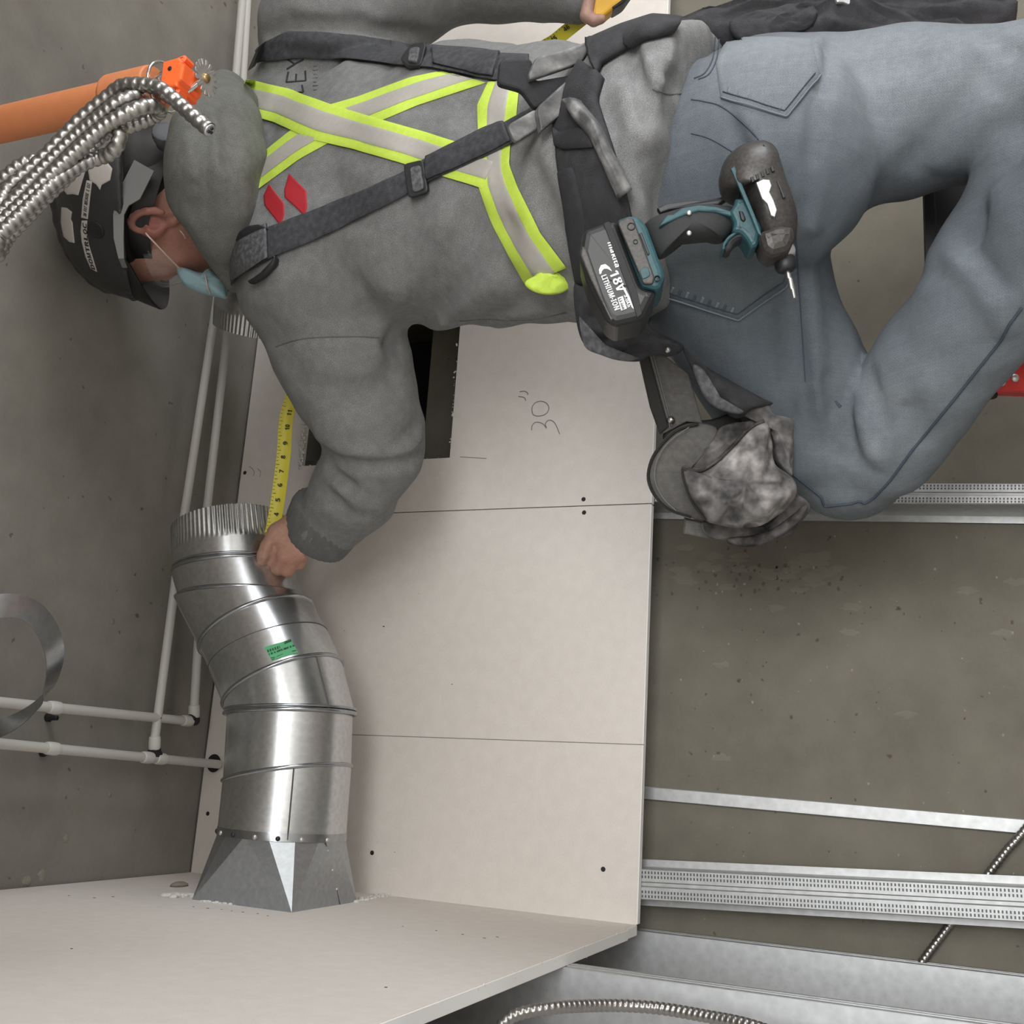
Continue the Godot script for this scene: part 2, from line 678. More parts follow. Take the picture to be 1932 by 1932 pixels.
	mat("buckle", Color8(52, 53, 56), 0.45, 0.0, blend_tex([[mid, 0.6], [fine, 0.4]], Color8(150, 150, 150), Color8(255, 255, 255)), 9.0)
	var suede := blend_tex([[nz(21, 0.016, 4), 0.65], [nz(22, 0.05, 3), 0.35]], Color8(8, 8, 10), Color8(222, 217, 214))
	var pouch := mat("suede", Color8(255, 255, 255), 0.85, 0.0, suede, 2.1, soft, 0.4)
	pouch.vertex_color_use_as_albedo = true
	mat("canvas_dark", Color8(128, 126, 123), 0.85, 0.0, blend_tex([[weave(512, false, 9), 0.6], [mid, 0.4]], Color8(150, 150, 150), Color8(255, 255, 255)), 6.0, bump(weave(512, false, 9), 512, 2.0), 0.5)
	mat("black_cloth", Color8(66, 66, 70), 0.85, 0.0, blend_tex([[mid, 0.6], [fine, 0.4]], Color8(160, 160, 160), Color8(255, 255, 255)), 4.0, fleece, 0.3)
	mat("piping", Color8(36, 35, 36), 0.7)
	mat("suede_hem", Color8(150, 146, 144), 0.85, 0.0, suede, 3.0, soft, 0.3)
	mat("rivet", Color8(206, 204, 200), 0.25, 1.0)
	# head and hand
	var sk := mat("skin", Color(1, 1, 1), 0.55, 0.0, blend_tex([[mid, 0.5], [fine, 0.5]], Color8(214, 208, 206), Color8(255, 255, 255)), 9.0, fleece, 0.12)
	sk.vertex_color_use_as_albedo = true
	mat("boot_leather", Color8(120, 92, 62), 0.7)
	mat("hair", Color8(38, 34, 32), 0.6)
	mat("mask_blue", Color8(164, 196, 204), 0.85, 0.0, blend_tex([[fine, 0.6], [mid, 0.4]], Color8(232, 236, 238), Color8(255, 255, 255)), 8.0, fleece, 0.2)
	mat("mask_cord", Color8(214, 190, 178), 0.8)
	mat("helmet", Color8(56, 57, 58), 0.38, 0.0, blend_tex([[mid, 0.5], [fine, 0.5]], Color8(214, 214, 214), Color8(255, 255, 255)), 7.0)
	mat("helmet_trim", Color8(108, 109, 110), 0.6)
	mat("helmet_strap", Color8(124, 124, 124), 0.75)
	mat("black_plastic", Color8(30, 31, 33), 0.45)
	mat("knob", Color8(92, 96, 100), 0.5)
	mat("sticker", Color8(196, 192, 188), 0.6)
	mat("sticker_text", Color8(70, 68, 66), 0.7)
	var gl := mat("lens", Color(0.9, 0.92, 0.93, 0.05), 0.05)
	gl.transparency = BaseMaterial3D.TRANSPARENCY_ALPHA
	# tools
	mat("teal", Color8(52, 96, 104), 0.5, 0.0, blend_tex([[mid, 0.5], [fine, 0.5]], Color8(170, 176, 176), Color8(255, 255, 255)), 12.0)
	mat("grip", Color8(50, 52, 53), 0.75, 0.0, blend_tex([[mid, 0.5], [fine, 0.5]], Color8(190, 190, 190), Color8(255, 255, 255)), 12.0)
	mat("battery", Color8(38, 39, 40), 0.42)
	mat("tool_dark", Color8(88, 85, 83), 0.42, 0.15, blend_tex([[mid, 0.6], [fine, 0.4]], Color8(120, 118, 116), Color8(255, 255, 255)), 14.0)
	mat("label_white", Color8(236, 237, 238), 0.5)
	mat("foil", Color8(200, 202, 206), 0.3, 0.5)
	mat("tape_yellow", Color8(226, 214, 64), 0.45)
	mat("case_yellow", Color8(222, 170, 44), 0.5)
	mat("brass", Color8(168, 142, 96), 0.35, 0.9)
	mat("ladder_red", Color8(214, 54, 46), 0.5, 0.0, blend_tex([[big, 0.5], [fine, 0.5]], Color8(215, 205, 205), Color8(255, 255, 255)), 3.0)
	mat("ladder_black", Color8(38, 39, 41), 0.5)
	mat("aluminium", Color8(190, 190, 190), 0.4, 1.0)
	mat("duct_liner", Color8(62, 68, 70), 0.8, 0.0, blend_tex([[mid, 0.5], [fine, 0.5]], Color8(180, 180, 180), Color8(255, 255, 255)), 3.0)
	mat("frame_white", Color8(225, 225, 222), 0.5)
# ------------------------------------------------------------------ camera, sky, light
func view_and_light() -> void:
	AF = AF.normalized()
	AR = (AR - AF * AR.dot(AF)).normalized()
	AU = AR.cross(AF)
	var cam := Camera3D.new()
	cam.name = "camera"
	add_child(cam)
	cam.transform = Transform3D(Basis(-AU, AR, -AF), CAM)   # the telephone was held sideways
	cam.fov = 2.0 * rad_to_deg(atan(966.0 / FL))
	cam.near = 0.05
	cam.far = 60.0
	var we := WorldEnvironment.new()
	we.name = "environment"
	var e := Environment.new()
	e.background_mode = Environment.BG_SKY
	var sky := Sky.new()
	var sm := ProceduralSkyMaterial.new()
	sm.sky_top_color = Color8(190, 206, 226)
	sm.sky_horizon_color = Color8(226, 230, 232)
	sm.ground_bottom_color = Color8(150, 148, 142)
	sm.ground_horizon_color = Color8(190, 188, 184)
	sm.sky_energy_multiplier = 1.0
	sky.sky_material = sm
	e.sky = sky
	e.background_energy_multiplier = SKY_E
	e.tonemap_mode = Environment.TONE_MAPPER_LINEAR
	e.tonemap_exposure = EXPO
	e.sdfgi_enabled = true
	e.ssao_enabled = true
	e.ssil_enabled = true
	we.environment = e
	add_child(we)
	# daylight through the window opening behind the camera, and through the one in the far right wall
	var a := AreaLight3D.new()
	a.name = "daylight_rear_window"
	a.area_size = Vector2(2.6, 1.75)
	a.light_energy = LIGHT_A
	a.light_color = Color8(252, 252, 252)
	a.shadow_enabled = true
	add_child(a)
	a.look_at_from_position(Vector3(1.1, 1.25, 2.93), Vector3(1.1, 1.25, -1.7))
	var b := AreaLight3D.new()
	b.name = "daylight_side_window"
	b.area_size = Vector2(2.0, 1.0)
	b.light_energy = LIGHT_B
	b.light_color = Color8(248, 250, 255)
	b.shadow_enabled = true
	add_child(b)
	b.look_at_from_position(Vector3(3.93, 0.9, 0.5), Vector3(0.0, 0.9, 0.2))
const SKY_E := 1.0
const EXPO := 0.97
const LIGHT_A := 15.5
const LIGHT_B := 8.5

# ------------------------------------------------------------------ the room
func rect(g: Geo, a: Vector3, b: Vector3) -> void:
	g.box((a + b) / 2, (b - a).abs())

func screw(parent: Node, at: Vector3, n: Vector3, r := 0.0038) -> void:
	var g := Geo.new()
	var u := n.cross(Vector3(0.3, 0.8, 0.2)).normalized()
	var w := n.cross(u)
	var rings := []
	for k in [[1.05, 0.0002], [0.9, 0.0007], [0.5, 0.0009], [0.3, 0.0004]]:
		var ring := []
		for a in 12:
			var t := TAU * a / 12
			ring.append(at + (u * cos(t) + w * sin(t)) * r * k[0] + n * k[1])
		rings.append(ring)
	rings.append([])
	rings.pop_back()
	g.loft(rings)
	put(g, "screw", M.screw_black, parent)

func line_on(g: Geo, pts: Array, n: Vector3, w := 0.0008, lift := 0.0003) -> void:
	# a thin flat stroke lying on a surface
	var q := []
	for k in pts.size():
		var t: Vector3 = (pts[mini(k + 1, pts.size() - 1)] - pts[maxi(k - 1, 0)]).normalized()
		var s := n.cross(t).normalized() * w
		q.append([pts[k] - s, pts[k] - s * 0.6 + n * lift, pts[k] + s * 0.6 + n * lift, pts[k] + s])
	g.loft(q, false)

func board(parent: Node, u0: Vector3, size_u: Vector3, size_v: Vector3, n: Vector3, holes := []) -> MeshInstance3D:
	# a sheet of gypsum board, its face at u0, 16 mm thick; a hole is [u from, u to, v from, v to]
	var th := 0.0159
	var us := [0.0, size_u.length()]
	var vs := [0.0, size_v.length()]
	for h in holes:
		us.append_array([h[0], h[1]])
		vs.append_array([h[2], h[3]])
	us.sort()
	vs.sort()
	var du := size_u.normalized()
	var dv := size_v.normalized()
	var g := Geo.new()
	for a in us.size() - 1:
		for b in vs.size() - 1:
			var open := false
			for h in holes:
				if us[a] >= h[0] - 1e-5 and us[a + 1] <= h[1] + 1e-5 and vs[b] >= h[2] - 1e-5 and vs[b + 1] <= h[3] + 1e-5:
					open = true
			if open or us[a + 1] - us[a] < 1e-5 or vs[b + 1] - vs[b] < 1e-5:
				continue
			var c: Vector3 = u0 + du * (us[a] + us[a + 1]) / 2 + dv * (vs[b] + vs[b + 1]) / 2 - n * th / 2
			g.box(c, Vector3(us[a + 1] - us[a], vs[b + 1] - vs[b], th), Basis(du, dv, du.cross(dv)))
	var panel := put(g, "drywall_panel", M.drywall, parent)
	# the cut lower edge shows the white core
	var e := Geo.new()
	e.box(u0 + size_u / 2 - dv * 0.0004 - n * th / 2, Vector3(size_u.length() - 0.001, 0.0016, th - 0.0012), Basis(du, dv, du.cross(dv)), 0.0003)
	put(e, "core_edge", M.gypsum_white, panel)
	return panel

func crumbs(g: Geo, pts: Array, n: Vector3, rng: RandomNumberGenerator, count: int, spread: float, size: float) -> void:
	for k in count:
		var f := rng.randf() * (pts.size() - 1)
		var a: Vector3 = pts[int(f)].lerp(pts[mini(int(f) + 1, pts.size() - 1)], f - int(f))
		var c := a + Vector3(rng.randfn(), rng.randfn(), rng.randfn()) * spread
		c -= n * ((c - a).dot(n))
		var s := size * rng.randf_range(0.35, 1.0)
		var rings := []
		var u := n.cross(Vector3(0.2, 0.5, 0.9)).normalized()
		var w := n.cross(u)
		for lv in [[1.0, -0.15], [0.8, 0.35], [0.35, 0.6]]:
			var r := []
			for t in 6:
				var ang := TAU * t / 6 + k
				r.append(c + (u * cos(ang) + w * sin(ang)) * s * lv[0] * rng.randf_range(0.7, 1.25) + n * s * lv[1])
			rings.append(r)
		g.loft(rings)

func room() -> void:
	var X1 := 4.0
	var Z1 := 3.0
	var g := Geo.new()
	rect(g, Vector3(-0.6, -0.2, ZC - 0.5), Vector3(X1 + 0.2, 0, Z1 + 0.2))
	struct(put(g, "floor", M.floor), "bare grey concrete floor slab")
	g = Geo.new()
	rect(g, Vector3(-0.6, YC, ZC - 0.5), Vector3(X1 + 0.2, YC + 0.2, Z1 + 0.2))
	var ce := struct(put(g, "ceiling", M.slab_concrete), "bare grey concrete slab ceiling with pale patches")
	# pale fastener patches and pits left in the slab
	var rng := RandomNumberGenerator.new()
	rng.seed = 4
	g = Geo.new()
	for s in [[125, 1582, 5], [80, 1652, 6], [52, 1663, 6], [207, 1500, 3], [212, 1172, 4], [700, 20, 5]]:
		var c := PY(s[0], s[1], YC)
		var ring := []
		var ring2 := []
		for a in 9:
			var v = Vector3(cos(TAU * a / 9), 0, sin(TAU * a / 9)) * s[2] * 0.0011 * rng.randf_range(0.6, 1.3)
			ring.append(c + v * 1.3)
			ring2.append(c + v + Vector3(0, -0.0012, 0))
		g.loft([ring, ring2], true, false, true)
	put(g, "patch", M.patch, ce, false)
	# back wall: concrete with a rough opening, then gypsum board on steel channels
	var wb := Node3D.new()
	wb.name = "wall_back"
	add_child(wb)
	wb.position = Vector3(1.8, 0, ZC)
	struct(wb, "grey concrete back wall, its top clad in white gypsum board")
	g = Geo.new()
	var hx0 := 0.6
	var hx1 := 0.98
	var hy0 := 2.385
	var hy1 := 2.66
	var zb := ZC - 0.3
	rect(g, Vector3(-0.6, 0, zb), Vector3(hx0, YC, ZC))
	rect(g, Vector3(hx1, 0, zb), Vector3(X1 + 0.2, YC, ZC))
	rect(g, Vector3(hx0, 0, zb), Vector3(hx1, hy0, ZC))
	rect(g, Vector3(hx0, hy1, zb), Vector3(hx1, YC, ZC))
	put(g, "concrete", M.concrete, wb)
	g = Geo.new()
	rect(g, Vector3(hx0 - 0.1, hy0 - 0.1, zb - 0.05), Vector3(hx1 + 0.1, hy1 + 0.1, zb))
	put(g, "opening_liner", M.duct_liner, wb)
	# worn specks and air holes in the concrete
	g = Geo.new()
	var gl := Geo.new()
	for k in 150:
		var px := rng.randf_range(1270, 1920)
		var py := rng.randf_range(1010, 1750)
		if k > 60 and k < 110:
			px = 1420 + rng.randfn() * 95
			py = 1065 + absf(rng.randfn()) * 30
		var c := PZ(px, py, ZC)
		if c.x < XW:
			continue
		var sz := rng.randf_range(0.0008, 0.0028) * (1.1 if k > 60 and k < 110 else 0.7)
		var ring := []
		var ring2 := []
		for a in 8:
			var v := Vector3(cos(TAU * a / 8) * rng.randf_range(0.7, 1.4), sin(TAU * a / 8) * rng.randf_range(0.6, 1.1), 0) * sz
			ring.append(c + v * 1.2)
			ring2.append(c + v + Vector3(0, 0, 0.0006))
		(g if k % 3 == 0 or k > 60 and k < 110 and k % 4 else gl).loft([ring, ring2], true, false, true)
	put(g, "air_hole", M.pit, wb, false).set_meta("kind", "stuff")
	put(gl, "pale_speck", M.patch, wb, false).set_meta("kind", "stuff")
	# pale cement smears below the boards
	g = Geo.new()
	for k in 46:
		var c := PZ(1262 + rng.randf() * 330, 1040 + rng.randf() * 30 + rng.randf() * 40, ZC)
		if k > 34:
			c = PZ(1260 + rng.randf() * 660, 1030 + rng.randf() * 420, ZC)
		var ring := []
		var ring2 := []
		for a in 14:
			var v := Vector3(cos(TAU * a / 14) * rng.randf_range(0.5, 1.3) * 0.006, sin(TAU * a / 14) * rng.randf_range(0.6, 1.3) * 0.014, 0)
			ring.append(c + v * 1.2)
			ring2.append(c + v + Vector3(0, 0, 0.0003 + 0.00001 * k))
		g.loft([ring, ring2], true, false, true)
	put(g, "cement_smear", M.smear, wb, false).set_meta("kind", "stuff")
	# boards
	var xj := 0.263 * 1.73
	var hole := [0.556 - XW, 0.9 - XW, 2.274 - YB, 2.602 - YB]
	var n := Vector3(0, 0, 1)
	var pl := board(wb, Vector3(XW, YB, ZW), Vector3(xj - 0.0009 - XW, 0, 0), Vector3(0, YC - 0.004 - YB, 0), n, [])
	var pr := board(wb, Vector3(xj + 0.0009, YB, ZW), Vector3(1.55 - xj, 0, 0), Vector3(0, YC - 0.004 - YB, 0), n, [[0.556 - xj, 0.9 - xj, 2.274 - YB, 2.602 - YB]])
	var p3 := board(wb, Vector3(1.552, YB, ZW), Vector3(X1 - 1.56, 0, 0), Vector3(0, YC - 0.004 - YB, 0), n)
	for s in [[1101, 942, pr], [462, 892, pr], [505, 8, pr], [1102, 967, pl], [392, 1535, pl], [702, 1609, pl], [1138, 1640, pl]]:
		screw(s[2], PZ(s[0], s[1], ZW), n)
	# torn paper fringe at the joint and the cut-out
	g = Geo.new()
	var cut := [PZ(862, 650, ZW), PZ(848, 864, ZW), PZ(568, 880, ZW), PZ(575, 800, ZW)]
	crumbs(g, cut, n, rng, 60, 0.001, 0.0024)
	crumbs(g, [PZ(566, 882, ZW), PZ(575, 790, ZW)], n, rng, 90, 0.003, 0.004)
	put(g, "torn_paper", M.gypsum, pr).set_meta("kind", "stuff")
	# pencil marks
	g = Geo.new()
	for s in [[[660, 1386, 1215, 1405]], [[868, 862, 918, 865]], [[470, 880, 476, 884, 480, 890, 478, 898], [486, 884, 492, 890, 490, 900]]]:
		for l in s:
			var pts := []
			for k in range(0, l.size(), 2):
				pts.append(PZ(l[k], l[k + 1], ZW + 0.0002))
			line_on(g, pts, n, 0.0006)
	put(g, "pencil_line", M.pencil, pl, false)
	g = Geo.new()
	for l in [[1003, 812, 1004, 803, 1010, 797, 1018, 797, 1026, 801, 1031, 808, 1029, 800, 1033, 794, 1040, 793, 1048, 800, 1056, 819], [1004, 779, 1004, 768, 1010, 760, 1020, 757, 1030, 760, 1035, 767, 1034, 776, 1026, 783, 1014, 785, 1006, 782, 1004, 776], [978, 748, 986, 749, 990, 751, 992, 756], [980, 739, 989, 738, 995, 741, 996, 745]]:
		var pts := []
		for k in range(0, l.size(), 2):
			pts.append(PZ(l[k], l[k + 1], ZW + 0.0002))
		line_on(g, bez(pts, 4), n, 0.00075)
	put(g, "pencil_writing", M.pencil, pr, false)
	g = Geo.new()
	for s in [[724, 1182, 3], [853, 1291, 2], [745, 1608, 1.5], [650, 1190, 1.5], [790, 1120, 1.2]]:
		var c := PZ(s[0], s[1], ZW)
		g.box(c, Vector3(0.0006 * s[2], 0.0011 * s[2], 0.0012), Basis(), 0.0002)
	put(g, "nick", M.shadow_gap, pl)
	# side wall: board above, open steel studs below
	var wl := Node3D.new()
	wl.name = "wall_left"
	add_child(wl)
	wl.position = Vector3(XW, 0, 0)
	struct(wl, "side wall of white gypsum board above bare steel studs")
	var nl := Vector3(1, 0, 0)
	var zs := ZW + 0.062
	var s1 := board(wl, Vector3(XW, YB, ZW), Vector3(0, 0, 0.0605), Vector3(0, YC - 0.004 - YB, 0), nl)
	var s2 := board(wl, Vector3(XW, YB - 0.004, zs), Vector3(0, 0, Z1 - zs), Vector3(0, YC - YB, 0), nl)
	g = Geo.new()
	var marks := Geo.new()
	for s in [[130, 1690, 5], [178, 1694, 8], [213, 1692, 8], [365, 1711, 4], [392, 1714, 9], [418, 1716, 4], [437, 1719, 4], [458, 1721, 7], [486, 1724, 6], [505, 1728, 5], [760, 1748, 4], [823, 1756, 5], [873, 1763, 6], [914, 1770, 8], [938, 1768, 7], [728, 1863, 6], [135, 1790, 5]]:
		var c := PX(s[0], s[1], XW)
		marks.box(c, Vector3(0.0008, 0.0005 * s[2], 0.0025), Basis(), 0.0003)
	put(marks, "chip", M.screw_black, s2)
	crumbs(g, [PX(310, 1690, XW), PX(345, 1690, XW), PX(372, 1692, XW)], nl, rng, 60, 0.006, 0.009)
	crumbs(g, [PX(380, 1700, XW), PX(450, 1708, XW), PX(540, 1718, XW)], nl, rng, 50, 0.002, 0.005)
	crumbs(g, [PX(665, 1703, XW), PX(690, 1694, XW), PX(735, 1688, XW)], nl, rng, 70, 0.005, 0.006)
	put(g, "gypsum_crumbs", M.gypsum, s2).set_meta("kind", "stuff")
	g = Geo.new()
	var blob := PX(338, 1672, XW)
	var rr := []
	for lv in [[1.0, 0.0], [0.9, 0.004], [0.5, 0.007]]:
		var r := []
		for a in 12:
			r.append(blob + Vector3(lv[1], 0.011 * cos(TAU * a / 12), 0.02 * sin(TAU * a / 12)) * Vector3(1, lv[0], lv[0]))
		rr.append(r)
	g.loft(rr)
	put(g, "plaster_dab", M.patch, s2)
	# rough lower edge: paper lifted off the core
	g = Geo.new()
	crumbs(g, [Vector3(XW - 0.006, YB - 0.004, -1.62), Vector3(XW - 0.006, YB - 0.004, -0.7)], Vector3(0, -1, 0), rng, 40, 0.004, 0.0028)
	put(g, "torn_paper", M.gypsum, s2).set_meta("kind", "stuff")
	# the closed back of the stud wall
	g = Geo.new()
	rect(g, Vector3(-0.55, 0, ZC), Vector3(-0.345, YC, Z1 + 0.2))
	put(g, "far_board", M.plaster_wall, wl)
	# right and rear walls, with window openings
	g = Geo.new()
	rect(g, Vector3(X1, 0, ZC), Vector3(X1 + 0.2, 0.4, Z1))
	rect(g, Vector3(X1, 1.45, ZC), Vector3(X1 + 0.2, YC, Z1))
	rect(g, Vector3(X1, 0.4, ZC), Vector3(X1 + 0.2, 1.45, -0.55))
	rect(g, Vector3(X1, 0.4, 1.55), Vector3(X1 + 0.2, 2.2, Z1))
	struct(put(g, "wall_right", M.plaster_wall), "plain pale wall with a window opening")
	g = Geo.new()
	rect(g, Vector3(-0.55, 0, Z1), Vector3(X1 + 0.2, 0.35, Z1 + 0.2))
	rect(g, Vector3(-0.55, 2.2, Z1), Vector3(X1 + 0.2, YC, Z1 + 0.2))
	rect(g, Vector3(-0.55, 0.35, Z1), Vector3(-0.25, 2.2, Z1 + 0.2))
	rect(g, Vector3(2.45, 0.35, Z1), Vector3(X1 + 0.2, 2.2, Z1 + 0.2))
	struct(put(g, "wall_rear", M.plaster_wall), "plain pale wall with a wide window opening")
	# a bulkhead under the ceiling, behind the camera
	g = Geo.new()
	rect(g, Vector3(XW, 1.86, 0.36), Vector3(X1, YC, 0.6))
	struct(put(g, "trim_1", M.plaster_wall), "plain bulkhead under the ceiling")

# ------------------------------------------------------------------ steel framing
func stud(z: float, label: String, x := XW - 0.0162) -> void:
	var t := thing("steel_stud", label, "stud", Vector3(x - 0.046, 0, z), "bare steel studs in the side wall")
	var g := Geo.new()
	var dpt := 0.092
	var fl := 0.036
	var th := 0.0022
	var h0 := 0.03
	var h1 := YC - 0.004
	g.box(Vector3(x - dpt / 2, (h0 + h1) / 2, z), Vector3(dpt, h1 - h0, th), Basis(), 0.0006)
	put(g, "web", M.stud_steel, t)
	for s in [0, 1]:
		g = Geo.new()
		var xx := x - 0.001 if s == 0 else x - dpt + 0.001
		g.box(Vector3(xx, (h0 + h1) / 2, z - fl / 2), Vector3(th, h1 - h0, fl), Basis(), 0.0006)
		g.box(Vector3(xx - (0.004 if s == 0 else -0.004), (h0 + h1) / 2, z - fl), Vector3(0.009, h1 - h0, th), Basis(), 0.0006)
		if s == 0:
			g.box(Vector3(x + 0.0004, (h0 + h1) / 2, z - 0.012), Vector3(0.0016, h1 - h0, 0.003), Basis(), 0.0004)
			g.box(Vector3(x + 0.0004, (h0 + h1) / 2, z - 0.024), Vector3(0.0016, h1 - h0, 0.003), Basis(), 0.0004)
		put(g, "flange", M.stud_face, t)

func channel(top: Vector3, bot: Vector3, w: float, label: String, holes: bool, z_wall: float) -> void:
	# a hat-shaped channel: face, two flanks back to the wall, knurled rows of small slots in the face
	bot = top + (bot - top) * ((top.y - 0.02) / (top.y - bot.y))
	var t := thing("furring_channel", label, "furring channel", Vector3(bot.x, bot.y, z_wall))
	var d := (top - bot).normalized()
	var s := d.cross(Vector3(0, 0, 1)).normalized()
	var n := s.cross(d).normalized()
	if n.z < 0:
		n = -n
	var dep := top.z - z_wall
	var g := Geo.new()
	var prof := [[-w / 2 - 0.012, -dep], [-w / 2 - 0.012, -dep + 0.0012], [-w / 2 - 0.001, -dep + 0.0012], [-w / 2, -0.0015], [-w / 2 + 0.0015, 0.0], [-w * 0.09, 0.0], [-w * 0.05, -0.003], [w * 0.05, -0.003], [w * 0.09, 0.0], [w / 2 - 0.0015, 0.0], [w / 2, -0.0015], [w / 2 + 0.001, -dep + 0.0012], [w / 2 + 0.012, -dep + 0.0012], [w / 2 + 0.012, -dep]]
	if not holes:
		prof = [[-w / 2, -dep], [-w / 2, -0.001], [-w / 2 + 0.001, 0.0], [w / 2 - 0.001, 0.0], [w / 2, -0.001], [w / 2, -dep]]
	var rings := []
	for e in [bot, top]:
		var r := []
		for q in prof:
			r.append(e + s * q[0] + n * q[1])
		rings.append(r)
	var f := Geo.new()
	f.loft(rings)
	g.flat_from(f)
	put(g, "channel_body", M.stud_face, t)
	if holes:
		g = Geo.new()
		var l := top.distance_to(bot)
		var k := 0.004
		while k < l:
			for row in [-0.31, 0.31]:
				for sub in [-0.07, 0.07]:
					var c = bot + d * k + s * (row + sub) * w + n * 0.0002
					g.box(c, Vector3(w * 0.085, 0.0022, 0.0012), Basis(s, d, s.cross(d)), 0.0003)
			k += 0.0052
		var o := put(g, "slot", M.seam, t)
		o.set_meta("kind", "stuff")

func framing() -> void:
	stud(-1.792, "galvanized stud in the corner beside the concrete wall")
	stud(-1.385, "galvanized stud beside the corner stud, its web bright above the flexible cable")
	stud(-0.9, "galvanized stud nearest the camera, cut off by the edge of the picture")
	stud(-0.55, "galvanized stud next in row, outside the picture")
	var zf := -1.7475
	channel(PZ(1150, 929, zf), PZ(2350, 933, zf), 0.033, "perforated galvanized channel under the board joint beside the bent knee", true, ZC + 0.006)
	channel(PZ(1150, 1665, zf), PZ(2350, 1729, zf), 0.047, "wide perforated galvanized channel nearest the corner", true, ZC + 0.042)
	channel(PZ(1150, 1490, ZC + 0.006), PZ(2350, 1597, ZC + 0.006), 0.021, "narrow plain metal strip on the concrete between the two perforated channels", false, ZC)
	# flexible armoured cables
	var t := thing("armored_cable", "thin flexible armored cable slanting across the concrete behind the wide channel", "cable", PZ(1932, 1570, ZC))
	var g := Geo.new()
	armored(g, bez([PZ(3000, 300, ZC + 0.009), PZ(2500, 880, ZC + 0.009), PZ(2100, 1368, ZC + 0.009), PZ(1932, 1568, ZC + 0.018), PZ(1900, 1604, ZC + 0.018), PZ(1845, 1675, ZC + 0.014), PZ(1800, 1735, ZC + 0.01), PZ(1752, 1798, ZC + 0.012), PZ(1735, 1822, ZC + 0.012)]), 0.0062)
	put(g, "armor", M.armor, t)
	t = thing("armored_cable", "flexible armored cable arching out between two studs under the side board", "cable", PX(1150, 1897, -0.275))
	g = Geo.new()
	var xs := -0.2525
	armored(g, bez([PX(930, 1960, xs - 0.03), PX(965, 1919, xs - 0.01), PX(1040, 1902, xs), PX(1150, 1897, xs), PX(1240, 1902, xs), PX(1330, 1917, xs), PX(1420, 1936, xs), PX(1560, 1985, xs - 0.01)]), 0.0068)
	put(g, "armor", M.armor, t)

